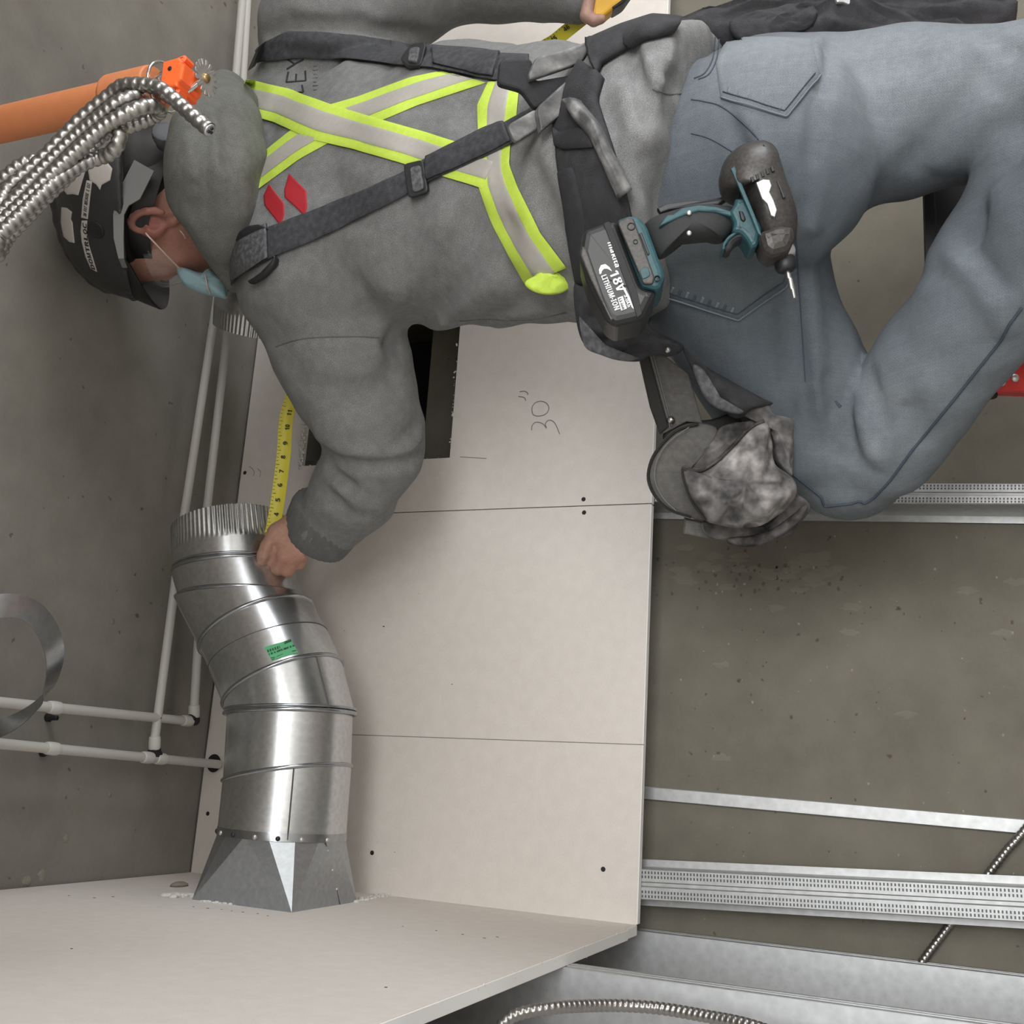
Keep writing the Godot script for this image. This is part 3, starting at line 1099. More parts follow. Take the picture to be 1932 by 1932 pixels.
# ------------------------------------------------------------------ pipes on the ceiling
func pipes() -> void:
	var yp := YC - 0.044
	var r := 0.0078
	var spec := [
		["white plastic ceiling pipe that ends in a black elbow behind the hanger strap", [PY(-900, 1236, yp), PY(-160, 1309, yp), PY(362, 1361, yp)], [[102, 1336], [352, 1360]], "z"],
		["white plastic pipe with a black tee running into the board by the ceiling", [PY(-900, 1318, yp), PY(-160, 1388, yp), PY(412, 1442, yp - 0.004)], [[98, 1404], [276, 1423], [300, 1427]], "z"],
		["white plastic pipe running along the ceiling from the black tee", [PY(291, 1425, yp), PY(292, 1395, yp), PY(345, 990, yp), PY(410, 560, yp), PY(462, -60, yp), PY(520, -700, yp)], [[291, 1402]], "x"],
		["white plastic pipe along the ceiling from the black elbow, nearest the board", [PY(366, 1362, yp), PY(366, 1335, yp), PY(388, 980, yp), PY(432, 600, yp), PY(470, -60, yp - 0.002), PY(526, -700, yp - 0.002)], [[366, 1342]], "x"]]
	for s in spec:
		var pts: Array = s[1]
		var t := thing("ceiling_pipe", s[0], "pipe", pts[0], "white pipes under the ceiling")
		var g := Geo.new()
		g.tube(pts, r, 18)
		put(g, "tube", M.white_pipe, t)
		for q in s[2]:
			var c := PY(q[0], q[1], yp)
			# nearest point of the run
			var best: Vector3 = pts[0]
			var dir := Vector3.RIGHT
			for k in pts.size() - 1:
				var cl := Geometry3D.get_closest_point_to_segment(c, pts[k], pts[k + 1])
				if cl.distance_to(c) < best.distance_to(c):
					best = cl
					dir = (pts[k + 1] - pts[k]).normalized()
			g = Geo.new()
			g.tube([best - dir * 0.0115, best - dir * 0.0105, best - dir * 0.004, best + dir * 0.004, best + dir * 0.0105, best + dir * 0.0115], [r + 0.0004, r + 0.0019, r + 0.0024, r + 0.0024, r + 0.0019, r + 0.0004], 18)
			put(g, "coupling", M.white_coupling, t)
	# black fittings: an elbow, a tee, and the mouth of the pipe that enters the board
	var fit := [
		["pipe_elbow", "black elbow joining two white pipes under the ceiling", [PY(362, 1361, yp), PY(366, 1356, yp)], r + 0.002],
		["pipe_tee", "black tee joining three white pipes under the ceiling", [PY(286, 1424, yp), PY(297, 1426, yp)], r + 0.003]]
	for s in fit:
		var c: Vector3 = (s[2][0] + s[2][1]) / 2
		var t := thing(s[0], s[1], "pipe fitting", c)
		var g := Geo.new()
		g.tube([c + Vector3(0, 0, 0.011), c + Vector3(0, 0, 0.0095), c - Vector3(0, 0, 0.0075), c - Vector3(0, 0, 0.011)], [s[3] - 0.001, s[3], s[3], s[3] - 0.002], 16)
		put(g, "body", M.black_fitting, t)
		g = Geo.new()
		g.tube([c, c + Vector3(0.0115, 0, 0), c + Vector3(0.0135, 0, 0)], [s[3] - 0.001, s[3] - 0.001, s[3] - 0.003], 16)
		put(g, "branch", M.black_fitting, t)
	var m := PZ(404, 1440, ZW)
	var gg := Geo.new()
	var rings := []
	for lv in [[1.0, 0.001], [0.93, 0.002], [0.8, 0.0015]]:
		var ring := []
		for a in 20:
			ring.append(m + Vector3(cos(TAU * a / 20) * 0.017 * lv[0], sin(TAU * a / 20) * 0.016 * lv[0], lv[1]))
		rings.append(ring)
	gg.loft(rings, true, false, true)
	tag(put(gg, "pipe_sleeve", M.shadow_gap, null, false, m), "dark ragged hole where a white pipe enters the board", "pipe sleeve")
	for s in [[263, 1357, 95, 1354], [232, 1420, 85, 1420]]:
		var c := PY(s[2], s[3], YC - 0.006)
		var t := thing("pipe_clip", "dark screw clip beside the %s white ceiling pipe" % ["upper" if s[2] == 95 else "lower"], "clip", c)
		var g := Geo.new()
		g.tube([c + Vector3(0, 0.006, 0), c + Vector3(0, 0.001, 0), c - Vector3(0, 0.001, 0), c - Vector3(0, 0.014, 0)], [0.007, 0.007, 0.0045, 0.004], 10)
		put(g, "bolt", M.dark_steel, t)
	# strap looped down from the ceiling
	var st := thing("hanger_strap", "wide galvanized strap bent into a loop under the ceiling", "strap", PY(40, 1240, YC))
	var g2 := Geo.new()
	var path := []
	var q := [[-230, 1330, 2.744], [-140, 1230, 2.69], [-60, 1165, 2.62], [-20, 1147, 2.6], [30, 1143, 2.585], [70, 1162, 2.575], [97, 1205, 2.57], [104, 1250, 2.575], [92, 1300, 2.59], [70, 1330, 2.605], [38, 1356, 2.63], [0, 1374, 2.66], [-50, 1388, 2.70], [-110, 1394, 2.744]]
	for k in q:
		path.append(PY(k[0], k[1], k[2]))
	path = bez(path, 5)
	var rr := []
	for k in path.size():
		var w := Vector3(0.017, 0.0, -0.004)
		var tt: Vector3 = (path[mini(k + 1, path.size() - 1)] - path[maxi(k - 1, 0)]).normalized()
		w = (AR * 0.75 + AU * -0.35 + AF * 0.5)
		w = (w - tt * w.dot(tt)).normalized() * 0.016
		var nn := tt.cross(w).normalized() * 0.0006
		rr.append([path[k] - w - nn, path[k] - w + nn, path[k] + w + nn, path[k] + w - nn])
	g2.loft(rr)
	put(g2, "band", M.galvanized_bright, st)
# ------------------------------------------------------------------ ductwork
func ring_at(c: Vector3, n: Vector3, dir: Vector3, axis_pt: Vector3, r: float, k := 72) -> Array:
	var e1 := dir.cross(Vector3(0, 0, 1)).normalized()
	var e2 := dir.cross(e1)
	var out := []
	for a in k:
		var t := TAU * a / k
		var q := axis_pt + (e1 * cos(t) + e2 * sin(t)) * r
		out.append(q + dir * ((c - q).dot(n) / dir.dot(n)))
	return out

func duct() -> void:
	var z := -1.51
	var ax := [Vector3(-0.122, 2.405, z), Vector3(-0.028, 2.407, z), Vector3(0.066, 2.414, z), Vector3(0.114, 2.434, z), Vector3(0.168, 2.47, z), Vector3(0.206, 2.499, z), Vector3(0.258, 2.539, z), Vector3(0.304, 2.563, z), Vector3(0.388, 2.585, z)]
	var rad := [0.1, 0.1, 0.1, 0.1, 0.0985, 0.0985, 0.0985, 0.0985, 0.0985]
	var tilt := [0.0, 0.2, 0.07, 0.5, 0.47, 0.55, 0.08, 0.15, 0.2]
	var t := thing("round_duct", "galvanized round duct with adjustable elbows fed from a square boot on the side wall", "duct", ax[0])
	var planes := []
	for k in ax.size():
		planes.append(Vector3(cos(tilt[k]), sin(tilt[k]), 0))
	for k in ax.size() - 1:
		var d: Vector3 = (ax[k + 1] - ax[k]).normalized()
		var r: float = rad[k]
		var g := Geo.new()
		if k == ax.size() - 2:
			# crimped end
			var rings := [ring_at(ax[k], planes[k], d, ax[k], r, 288)]
			var e1 := d.cross(Vector3(0, 0, 1)).normalized()
			var e2 := d.cross(e1)
			for lv in [[0.34, 0.0, 1.0], [0.4, 0.2, 0.995], [0.52, 1.0, 0.985], [1.0, 1.2, 0.968], [1.0, 1.2, 0.955], [0.4, 0.2, 0.98], [0.0, 0.0, 0.98]]:
				var c: Vector3 = ax[k].lerp(ax[k + 1], lv[0])
				var ring := []
				for a in 288:
					var th := TAU * a / 288
					var w := absf(fposmod(a / 4.0, 1.0) - 0.5) * 2.0
					var rr: float = r * lv[2] + lv[1] * 0.0024 * (w - 0.5)
					ring.append(c + (e1 * cos(th) + e2 * sin(th)) * rr)
				rings.append(ring)
			g.loft(rings, true, false, false)
			put(g, "crimped_end", M.galvanized, t)
			continue
		var a0 := ring_at(ax[k], planes[k], d, ax[k], r)
		var b0 := ring_at(ax[k + 1], planes[k + 1], d, ax[k], r)
		g.loft([a0, b0], true, false, false)
		put(g, "gore", M.galvanized, t)
	for k in range(1, ax.size() - 1):
		var d: Vector3 = planes[k]
		var pts := ring_at(ax[k], planes[k], (ax[k + 1] - ax[k]).normalized(), ax[k], rad[k] + 0.0005, 72)
		pts.append(pts[0])
		pts.append(pts[1])
		var g := Geo.new()
		if k == 4:
			g.tube(pts, 0.0011, 6, false)
			put(g, "joint_edge", M.seam, t)
		else:
			g.tube(pts, 0.0034, 8, false)
			put(g, "bead", M.galvanized_bright, t)
			if k in [2, 7]:
				var p2 := []
				for q in pts:
					p2.append(q + planes[k] * 0.0065)
				g = Geo.new()
				g.tube(p2, 0.0022, 8, false)
				put(g, "bead", M.galvanized_bright, t)
	# lengthwise lock seams
	for s in [[0, Vector3(0, -0.62, 0.78)], [2, Vector3(0, -0.93, 0.36)]]:
		var k: int = s[0]
		var d: Vector3 = (ax[k + 1] - ax[k]).normalized()
		var u: Vector3 = (s[1] - d * s[1].dot(d)).normalized()
		var pts := []
		for e in 2:
			var q: Vector3 = ax[k] + u * (rad[k] + 0.0003)
			pts.append(q + d * ((ax[k + e] - q).dot(planes[k + e]) / d.dot(planes[k + e])))
		var g := Geo.new()
		g.tube(pts, 0.0012, 6)
		put(g, "lock_seam", M.seam, t)
	# small rivets on the collar joint and one on the elbow
	var col := Vector3(-0.117, 2.405, z)
	for a in [-2.9, -2.45, -2.1, -1.75, -1.35, -1.0, -0.6, -0.25]:
		var u := Vector3(0, sin(a * 0.9 + 0.5), 0)
		u = Vector3(0, cos(a), -sin(a)).normalized()
		var g := Geo.new()
		var q := col + u * 0.1 + Vector3(-0.004, 0, 0)
		g.tube([q, q + u * 0.0022, q + u * 0.0034], [0.0042, 0.0036, 0.0015], 8)
		put(g, "screw_head", M.dark_steel if int(a * 20) % 3 == 0 else M.zinc, t)
	var gc := Geo.new()
	var cr := ring_at(Vector3(-0.113, 2.405, z), Vector3.RIGHT, Vector3.RIGHT, Vector3(-0.113, 2.405, z), 0.1008, 72)
	var cr2 := ring_at(Vector3(-0.125, 2.405, z), Vector3.RIGHT, Vector3.RIGHT, Vector3(-0.125, 2.405, z), 0.1012, 72)
	var cr0 := ring_at(Vector3(-0.113, 2.405, z), Vector3.RIGHT, Vector3.RIGHT, Vector3(-0.113, 2.405, z), 0.0995, 72)
	gc.loft([cr0, cr, cr2], true, false, false)
	put(gc, "collar", M.galvanized_bright, t)
	# square-to-round boot, flat facets
	var y0 := 2.318
	var y1 := 2.497
	var z0 := -1.612
	var z1 := -1.425
	var corner := [Vector3(XW, y1, z1), Vector3(XW, y1, z0), Vector3(XW, y0, z0), Vector3(XW, y0, z1)]
	var circ := func(k: float) -> Vector3:
		var a := k * TAU
		return Vector3(-0.122, 2.405 + 0.1 * cos(a), z - 0.1 * sin(a))
	var g := Geo.new()
	for k in 4:
		# a corner fans out to a quarter of the circle, centred on that corner
		var mid := -0.125 + k * 0.25
		var cpt: Vector3 = corner[k]
		for s in 4:
			g.face([cpt, circ.call(mid - 0.125 + s * 0.0625), circ.call(mid - 0.125 + (s + 1) * 0.0625)])
		g.face([cpt, circ.call(mid + 0.125), corner[(k + 1) % 4]])
	put(g, "boot", M.boot_steel, t, false)
	g = Geo.new()
	var sm: Vector3 = corner[3].lerp(corner[2], 0.72)
	var em: Vector3 = circ.call(0.545)
	g.tube([sm, em], 0.0011, 6)
	put(g, "lock_seam", M.seam, t)
	for f in [0.25, 0.55, 0.85]:
		g = Geo.new()
		var q := sm.lerp(em, f)
		g.tube([q, q + Vector3(0, -0.003, 0.001)], [0.003, 0.002], 8)
		put(g, "screw_head", M.zinc, t)
	# green label on the fourth gore
	var pl := []
	var o := PN(530, 1225, ax[3] + Vector3(0, -0.03, 0.095), Vector3(0, -0.5, 0.85).normalized())
	var nn: Vector3
	var k3 := 3
	var d3: Vector3 = (ax[4] - ax[3]).normalized()
	var rows := []
	for v in 5:
		var row := []
		for u in 7:
			var px := lerpf(lerpf(498, 549, u / 6.0), lerpf(513, 562, u / 6.0), v / 4.0)
			var py := lerpf(lerpf(1221, 1206, u / 6.0), lerpf(1246, 1231, u / 6.0), v / 4.0)
			var q = on_cyl(px, py, ax[3], d3, 0.1008)
			row.append(q)
		rows.append(row)
	g = Geo.new()
	g.loft(rows, false, false, false)
	var stk := put(g, "label_sticker", M.green_sticker, t, false)
	g = Geo.new()
	for l in [[504, 1226, 528, 1218, 5.0], [511, 1241, 519, 1239, 1.4], [512, 1244, 518, 1242, 1.2], [522, 1238, 534, 1233, 1.0], [551, 1228, 559, 1226, 1.8]]:
		var n := 16 if l[4] > 4.0 else 5
		for s in n:
			if l[4] > 4.0 and s % 3 == 2:
				continue
			var f0 := float(s) / n
			var f1 := (s + 0.75) / n
			var a = on_cyl(lerpf(l[0], l[2], f0), lerpf(l[1], l[3], f0), ax[3], d3, 0.1011)
			var b = on_cyl(lerpf(l[0], l[2], f1), lerpf(l[1], l[3], f1), ax[3], d3, 0.1011)
			var c = on_cyl(lerpf(l[0], l[2], f1) + 0.25 * l[4], lerpf(l[1], l[3], f1) + l[4], ax[3], d3, 0.1011)
			var e = on_cyl(lerpf(l[0], l[2], f0) + 0.25 * l[4], lerpf(l[1], l[3], f0) + l[4], ax[3], d3, 0.1011)
			g.face([a, b, c, e])
	put(g, "print", M.ink, stk, false)
	for l in [["26ga", 537, 1215, 550, 1210, 5.0], ["8 in 45 Degree Elbow 26 ga", 508, 1236, 556, 1219, 3.4]]:
		var n: int = (l[0] as String).length()
		for k in n:
			if l[0][k] == " ":
				continue
			var a := on_cyl(lerpf(l[1], l[3], float(k) / n), lerpf(l[2], l[4], float(k) / n), ax[3], d3, 0.1012)
			var b := on_cyl(lerpf(l[1], l[3], (k + 0.85) / n), lerpf(l[2], l[4], (k + 0.85) / n), ax[3], d3, 0.1012)
			words(stk, "letter", l[0][k], a, b, l[5] * 1.75 / FL, AR, M.ink, true, 0.0003)
	# second length beyond the worker, crimped end showing under his chin
	var t2 := thing("duct_length", "galvanized duct length with a crimped end just beyond the face mask", "duct", Vector3(0.8, 2.58, -1.54))
	var rings := []
	var rr := 0.098
	var c2 := Vector3(0.772, 2.593, -1.558)
	var ad := Vector3(0.85, -0.3, 0.42).normalized()
	var ea1 := ad.cross(Vector3(0, 0, 1)).normalized()
	var ea2 := ad.cross(ea1)
	for lv in [[0.03, 0.94, 0.6], [0.0, 0.955, 1.2], [0.0, 0.97, 1.2], [0.03, 0.985, 1.0], [0.04, 1.0, 0.0], [0.15, 1.0, 0.0]]:
		var ring := []
		for a in 288:
			var th := TAU * a / 288
			var w := absf(fposmod(a / 4.0, 1.0) - 0.5) * 2.0
			var q: float = rr * lv[1] + lv[2] * 0.0024 * (w - 0.5)
			ring.append(c2 + ad * lv[0] + (ea1 * cos(th) + ea2 * sin(th)) * q)
		rings.append(ring)
	g = Geo.new()
	g.loft(rings, true, false, true)
	put(g, "crimped_pipe", M.galvanized, t2, false)

func on_cyl(px: float, py: float, a: Vector3, d: Vector3, r: float) -> Vector3:
	var o := CAM - a
	var v := ray(px, py)
	o -= d * o.dot(d)
	var w := v - d * v.dot(d)
	var qa := w.dot(w)
	var qb := o.dot(w)
	var qc := o.dot(o) - r * r
	var t := (-qb - sqrt(maxf(qb * qb - qa * qc, 0.0))) / qa
	return CAM + v * t
# ------------------------------------------------------------------ laying things on cloth
var hf: Fld
var jf: Fld
var hd: Fld

func hitp(f: Fld, px: float, py: float, d0: float) -> Array:
	var r := ray(px, py)
	var q = f.hit(CAM, r, 0.85, 2.05)
	if q == null:
		return [CAM + r * d0, -AF, d0, false]
	return [q, f.grad(q), (q - CAM).dot(AF), true]

func along(a: Array, n: int) -> Array:
	# n + 1 points evenly along a polyline of Vector2
	var ls := [0.0]
	for k in a.size() - 1:
		ls.append(ls[-1] + a[k].distance_to(a[k + 1]))
	var out := []
	var j := 0
	for k in n + 1:
		var l: float = ls[-1] * k / n
		while j < a.size() - 2 and ls[j + 1] < l:
			j += 1
		out.append((a[j] as Vector2).lerp(a[j + 1], clampf((l - ls[j]) / maxf(ls[j + 1] - ls[j], 1e-6), 0.0, 1.0)))
	return out

func ribbon(f: Fld, ea: Array, eb: Array, lift: float, thick: float, n := 40, cross := 6, smooth := 2) -> Geo:
	var a := along(v2s(ea), n)
	var b := along(v2s(eb), n)
	var pts := []
	var nor := []
	var last := 1.6
	var ok := []
	for k in n + 1:
		var row := []
		var nr := []
		var oo := []
		for j in cross + 1:
			var q: Vector2 = (a[k] as Vector2).lerp(b[k], float(j) / cross)
			var h := hitp(f, q.x, q.y, last)
			if h[3]:
				last = h[2]
			row.append(h[0]); nr.append(h[1]); oo.append(h[3])
		pts.append(row); nor.append(nr); ok.append(oo)
	for s in smooth:
		var p2 := pts.duplicate(true)
		for k in range(1, n):
			for j in cross + 1:
				# even out the depth only, so that the strip bridges small folds
				var m: Vector3 = (pts[k - 1][j] + pts[k + 1][j]) / 2.0
				var r: Vector3 = (pts[k][j] - CAM).normalized()
				p2[k][j] = pts[k][j] + r * ((m - pts[k][j]).dot(r)) * 0.5
		pts = p2
	var rings := []
	for k in n + 1:
		var up := []
		var dn := []
		for j in cross + 1:
			var nn: Vector3 = nor[k][j]
			var e := 0.35 if j == 0 or j == cross else 1.0
			up.append(pts[k][j] + nn * lift * (1.0 if e == 1.0 else 1.0 - 0.4 * thick / maxf(lift, 1e-4)))
			dn.append(pts[k][j] + nn * (lift - thick))
		dn.reverse()
		rings.append(up + dn)
	var g := Geo.new()
	g.loft(rings)
	return g

func patch(f: Fld, poly: Array, lift: float, dens := 6, inner := 6) -> Geo:
	# a piece of cloth or print lying on a field inside this outline
	var o := v2s(poly)
	var c := Vector2()
	for q in o:
		c += q
	c /= o.size()
	var edge := []
	for k in o.size():
		for s in dens:
			edge.append((o[k] as Vector2).lerp(o[(k + 1) % o.size()], float(s) / dens))
	var rings := []
	var last := 1.5
	for l in inner + 1:
		var s := 1.0 - float(l) / (inner + 1)
		var r := []
		if l == 0:
			var r0 := []
			for q in edge:
				var h := hitp(f, q.x, q.y, last)
				last = h[2]
				r0.append(h[0] - h[1] * 0.0008)
				r.append(h[0] + h[1] * lift)
			rings.append(r0)
			rings.append(r)
			continue
		for q in edge:
			var e: Vector2 = c + (q - c) * s
			var h := hitp(f, e.x, e.y, last)
			last = h[2]
			r.append(h[0] + h[1] * lift)
		rings.append(r)
	var g := Geo.new()
	g.loft(rings, true, false, true)
	return g

func seam(f: Fld, poly: Array, w: float, lift: float, n := 40, curved := true) -> Geo:
	var a := v2s(poly)
	if curved and a.size() > 2:
		a = bez2(a, 8)
	a = along(a, n)
	var rings := []
	var last := 1.5
	var pts := []
	var nor := []
	for q in a:
		var h := hitp(f, q.x, q.y, last)
		last = h[2]
		pts.append(h[0]); nor.append(h[1])
	for k in pts.size():
		var t: Vector3 = (pts[mini(k + 1, n)] - pts[maxi(k - 1, 0)]).normalized()
		var s: Vector3 = t.cross(nor[k]).normalized() * w
		var u: Vector3 = nor[k] * lift
		rings.append([pts[k] - s - u * 0.5, pts[k] - s * 0.7 + u, pts[k] + s * 0.7 + u, pts[k] + s - u * 0.5])
	var g := Geo.new()
	g.loft(rings)
	return g

func cushion(poly: Array, o: Vector3, n: Vector3, front: float, back: float, noise: FastNoiseLite = null, amp := 0.0, step := 5, spine := 0.0) -> Geo:
	# a stuffed shape with this outline
	var e := bez2(v2s(poly), step, true)
	var pts := []
	var c := Vector3()
	for q in e:
		var w := PN(q.x, q.y, o, n)
		pts.append(w)
		c += w
	c /= pts.size()
	var rings := []
	var lv := []
	for k in range(8, -1, -1):
		lv.append([k / 8.0, -1.0])
	lv.reverse()
	var prof := []
	for k in 9:
		var s := 1.0 - pow(k / 8.0, 1.6)
		prof.append([s, sqrt(maxf(0.0, 1.0 - pow(s, 2.6)))])
	for side in [-1, 1]:
		for k in 9:
			var q: Array = prof[8 - k] if side < 0 else prof[k]
			if side > 0 and k == 0:
				continue
			var r := []
			for w in pts:
				var p: Vector3 = c + (w - c) * maxf(q[0], 0.02)
				p += n * (front if side > 0 else -back) * q[1]
				if noise and q[0] < 0.99:
					p += n * noise.get_noise_3dv(p) * amp * (1.0 if side > 0 else 0.3)
				r.append(p)
			rings.append(r)
	var g := Geo.new()
	g.loft(rings)
	return g

func tint(g: Geo, base: Color, blobs: Array) -> void:
	g.c.resize(g.v.size())
	for k in g.v.size():
		var c := base
		for b in blobs:
			var d2: float = (g.v[k] - b[0]).length_squared() / (b[1] * b[1])
			if d2 < 4.0:
				c = c.lerp(b[2], clampf(exp(-d2) * b[3], 0.0, 1.0))
		g.c[k] = c

func px3(a: Array) -> Array:
	var out := []
	for k in range(0, a.size(), 3):
		out.append(P(a[k], a[k + 1], a[k + 2]))
	return out

func on(f: Fld, a: Array) -> Array:
	var out := []
	var last := 1.5
	for q in bez2(v2s(a), 4):
		var h := hitp(f, q.x, q.y, last)
		last = h[2]
		out.append(h[0])
	return out

# ------------------------------------------------------------------ the worker
var H0: Vector3       # middle of the skull
var HF: Vector3       # where the face looks
var HU: Vector3
var HL: Vector3       # towards his left ear
func hp(l: float, u: float, f: float) -> Vector3:
	return H0 + HL * l + HU * u + HF * f

func fld_for(pts: Array, margin: float, cell: float) -> Fld:
	var lo: Vector3 = pts[0]
	var hi: Vector3 = pts[0]
	for q in pts:
		lo = lo.min(q)
		hi = hi.max(q)
	return Fld.new(lo - Vector3.ONE * margin, hi + Vector3.ONE * margin, cell)

func plane_cut(f: Fld, p: Vector3, n: Vector3, k := 0.012) -> void:
	# removes what lies beyond the plane, on the side n points to
	for z in f.nz:
		for y in f.ny:
			var at := (z * f.ny + y) * f.nx
			var v := (f.o + Vector3(0, y, z) * f.h - p).dot(n)
			var dx := n.x * f.h
			for x in f.nx:
				var old := f.d[at + x]
				if v > old - k:
					var hm := maxf(k - absf(old - v), 0.0)
					f.d[at + x] = maxf(old, v) + hm * hm / (4.0 * k)
				v += dx

const TOR := [[0.89, 2.375, -1.325, 0.195, 0.12], [0.872, 2.239, -1.312, 0.222, 0.142], [0.838, 2.085, -1.288, 0.214, 0.145], [0.80, 1.946, -1.262, 0.196, 0.138], [0.775, 1.868, -1.242, 0.178, 0.13], [0.755, 1.79, -1.213, 0.176, 0.145], [0.743, 1.72, -1.19, 0.164, 0.164], [0.74, 1.63, -1.17, 0.158, 0.17]]
var LS: Vector3
var LE: Vector3
var LW: Vector3
var RS: Vector3
var RE: Vector3
var RW: Vector3

func skeleton() -> void:
	LS = P(592, 548, 1.655)
	LE = P(703, 815, 1.70)
	LW = P(604, 1000, 1.80)
	RS = P(618, 62, 1.84)
	RE = P(842, -62, 1.86)
	RW = P(1085, -22, 1.80)
	HF = (AU * -0.208 - AR * 0.978) * cos(0.62) + AF * sin(0.62)
	HF = HF.normalized()
	var u := AU * 0.978 - AR * 0.208
	HU = (u - HF * u.dot(HF)).normalized()
	HL = HU.cross(HF).normalized()
	if HL.dot(AF) > 0:
		HL = -HL
	HL = HU.cross(HF).normalized() * (1.0 if HU.cross(HF).dot(AF) < 0 else -1.0)
	H0 = P(287, 423, 1.665) - (HL * 0.08 - HU * 0.018 - HF * 0.008)

func hoodie(t: Node3D) -> void:
	var f := fld_for([Vector3(0.3, 1.6, -1.5), Vector3(1.15, 2.52, -1.05), LE, LW, RE, RW], 0.13, 0.0064)
	hf = f
	var ux := Vector3(0.99, 0, -0.1)
	for k in TOR.size() - 1:
		var a: Array = TOR[k]
		var b: Array = TOR[k + 1]
		f.ebone(Vector3(a[0], a[1], a[2]), Vector3(b[0], b[1], b[2]), Vector2(a[3], a[4]), Vector2(b[3], b[4]), ux, 0.03)
	var nb := Vector3(0.865, 2.475, -1.29)
	f.ebone(nb, LS + Vector3(0.05, -0.02, 0), Vector2(0.09, 0.075), Vector2(0.1, 0.1), Vector3(0, 0, 1), 0.06)
	f.ebone(nb, RS + Vector3(-0.05, -0.0, 0), Vector2(0.09, 0.075), Vector2(0.085, 0.085), Vector3(0, 0, 1), 0.06)
	# sleeves: full above the elbow, gathered below it
	f.bone(LS, LS.lerp(LE, 0.55), 0.108, 0.095, 0.05)
	f.bone(LS.lerp(LE, 0.5), LE, 0.096, 0.082, 0.03)
	var fe := P(708, 848, 1.71)
	var fm := P(670, 928, 1.752)
	f.bone(fe, fm, 0.079, 0.068, 0.006)
	f.bone(fm, fm.lerp(LW, 0.8), 0.068, 0.056, 0.015)
	f.bone(RS, RE, 0.105, 0.085, 0.04)
	f.bone(RE, RW, 0.085, 0.055, 0.03)
	f.bone(RS + Vector3(-0.03, -0.02, 0.03), RS.lerp(RE, 0.5) + Vector3(-0.03, 0, 0.03), 0.1, 0.085, 0.05)
	plane_cut(f, P(1302, 250, 1.3), (P(1310, 60, 1.40) - P(1215, 590, 1.40)).cross(Vector3(0.1, 0, 1)).normalized() * -1.0 if (P(1310, 60, 1.40) - P(1215, 590, 1.40)).cross(Vector3(0.1, 0, 1)).y > 0 else (P(1310, 60, 1.40) - P(1215, 590, 1.40)).cross(Vector3(0.1, 0, 1)).normalized(), 0.02)
	# folds
	var fo := [
		[[758, 632, 790, 578, 846, 480, 915, 375], 0.02, 0.02], [[775, 625, 850, 560, 920, 482, 975, 410], 0.018, 0.021], [[785, 560, 830, 490, 880, 410], 0.02, -0.007], [[840, 590, 920, 510, 980, 440], 0.02, -0.007],
		[[800, 650, 900, 612, 1000, 575, 1075, 520], 0.018, 0.006],
				[[728, 638, 744, 654, 764, 660], 0.015, 0.014],
		[[604, 846, 622, 860, 660, 872, 710, 878, 760, 872, 800, 850], 0.013, 0.008], [[598, 822, 650, 846, 710, 852, 765, 846, 800, 822], 0.016, -0.006],
		[[618, 884, 640, 903, 672, 925], 0.011, 0.014], [[612, 935, 640, 950, 668, 985], 0.012, 0.008], [[620, 905, 645, 925, 690, 950, 730, 955], 0.014, -0.005],
		[[720, 855, 760, 835, 795, 800], 0.016, 0.008], [[640, 760, 690, 740, 760, 700], 0.03, 0.006], [[545, 700, 600, 730, 680, 735], 0.03, 0.004],
		[[585, 800, 640, 815, 700, 800], 0.025, -0.005],
		[[500, 62, 560, 50, 640, 55, 760, 62, 875, 72], 0.012, 0.012], [[520, 72, 600, 74, 700, 78, 800, 82], 0.014, -0.005], [[540, 40, 620, 44, 700, 40], 0.012, 0.006],
		[[1195, 88, 1200, 130, 1215, 190, 1225, 240], 0.012, 0.011], [[1215, 70, 1232, 120, 1250, 170], 0.016, -0.008], [[1240, 80, 1256, 130, 1280, 170], 0.012, 0.006],
		[[1180, 150, 1190, 210, 1210, 300], 0.02, -0.006], [[1205, 260, 1225, 330, 1250, 400], 0.016, 0.005], [[1240, 240, 1262, 320, 1280, 400], 0.016, -0.004],
		[[930, 460, 990, 560, 1060, 590], 0.02, 0.005], [[620, 430, 680, 480, 740, 560], 0.04, -0.004], [[860, 200, 900, 230, 950, 240], 0.02, 0.003],
		[[1000, 300, 1030, 380, 1060, 450], 0.02, 0.005], [[1040, 110, 1050, 200, 1060, 300], 0.018, 0.006]]
	for q in fo:
		f.fold(on(f, q[0]), q[1] * 0.8, q[2] * 1.9)
	# seams: shoulder and side
	f.fold(on(f, [486, 652, 540, 642, 620, 636, 735, 640]), 0.007, 0.0025)
	f.fold(on(f, [770, 652, 860, 622, 930, 610, 1010, 604, 1075, 590]), 0.007, 0.0025)
	f.fold(on(f, [1232, 170, 1262, 178, 1300, 174]), 0.006, 0.002)
	var n := FastNoiseLite.new()
	n.seed = 3
	n.frequency = 9.0
	n.fractal_octaves = 2
	f.rough(n, 0.006)
	var g := f.nets()
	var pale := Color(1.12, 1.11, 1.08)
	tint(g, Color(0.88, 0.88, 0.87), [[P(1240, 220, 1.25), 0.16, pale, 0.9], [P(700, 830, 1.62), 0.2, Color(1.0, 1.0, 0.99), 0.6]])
	var o := put(g, "hoodie", M.hoodie, t)
	# cuffs
	g = Geo.new()
	var d := (LW - LE).normalized()
	var rings := []
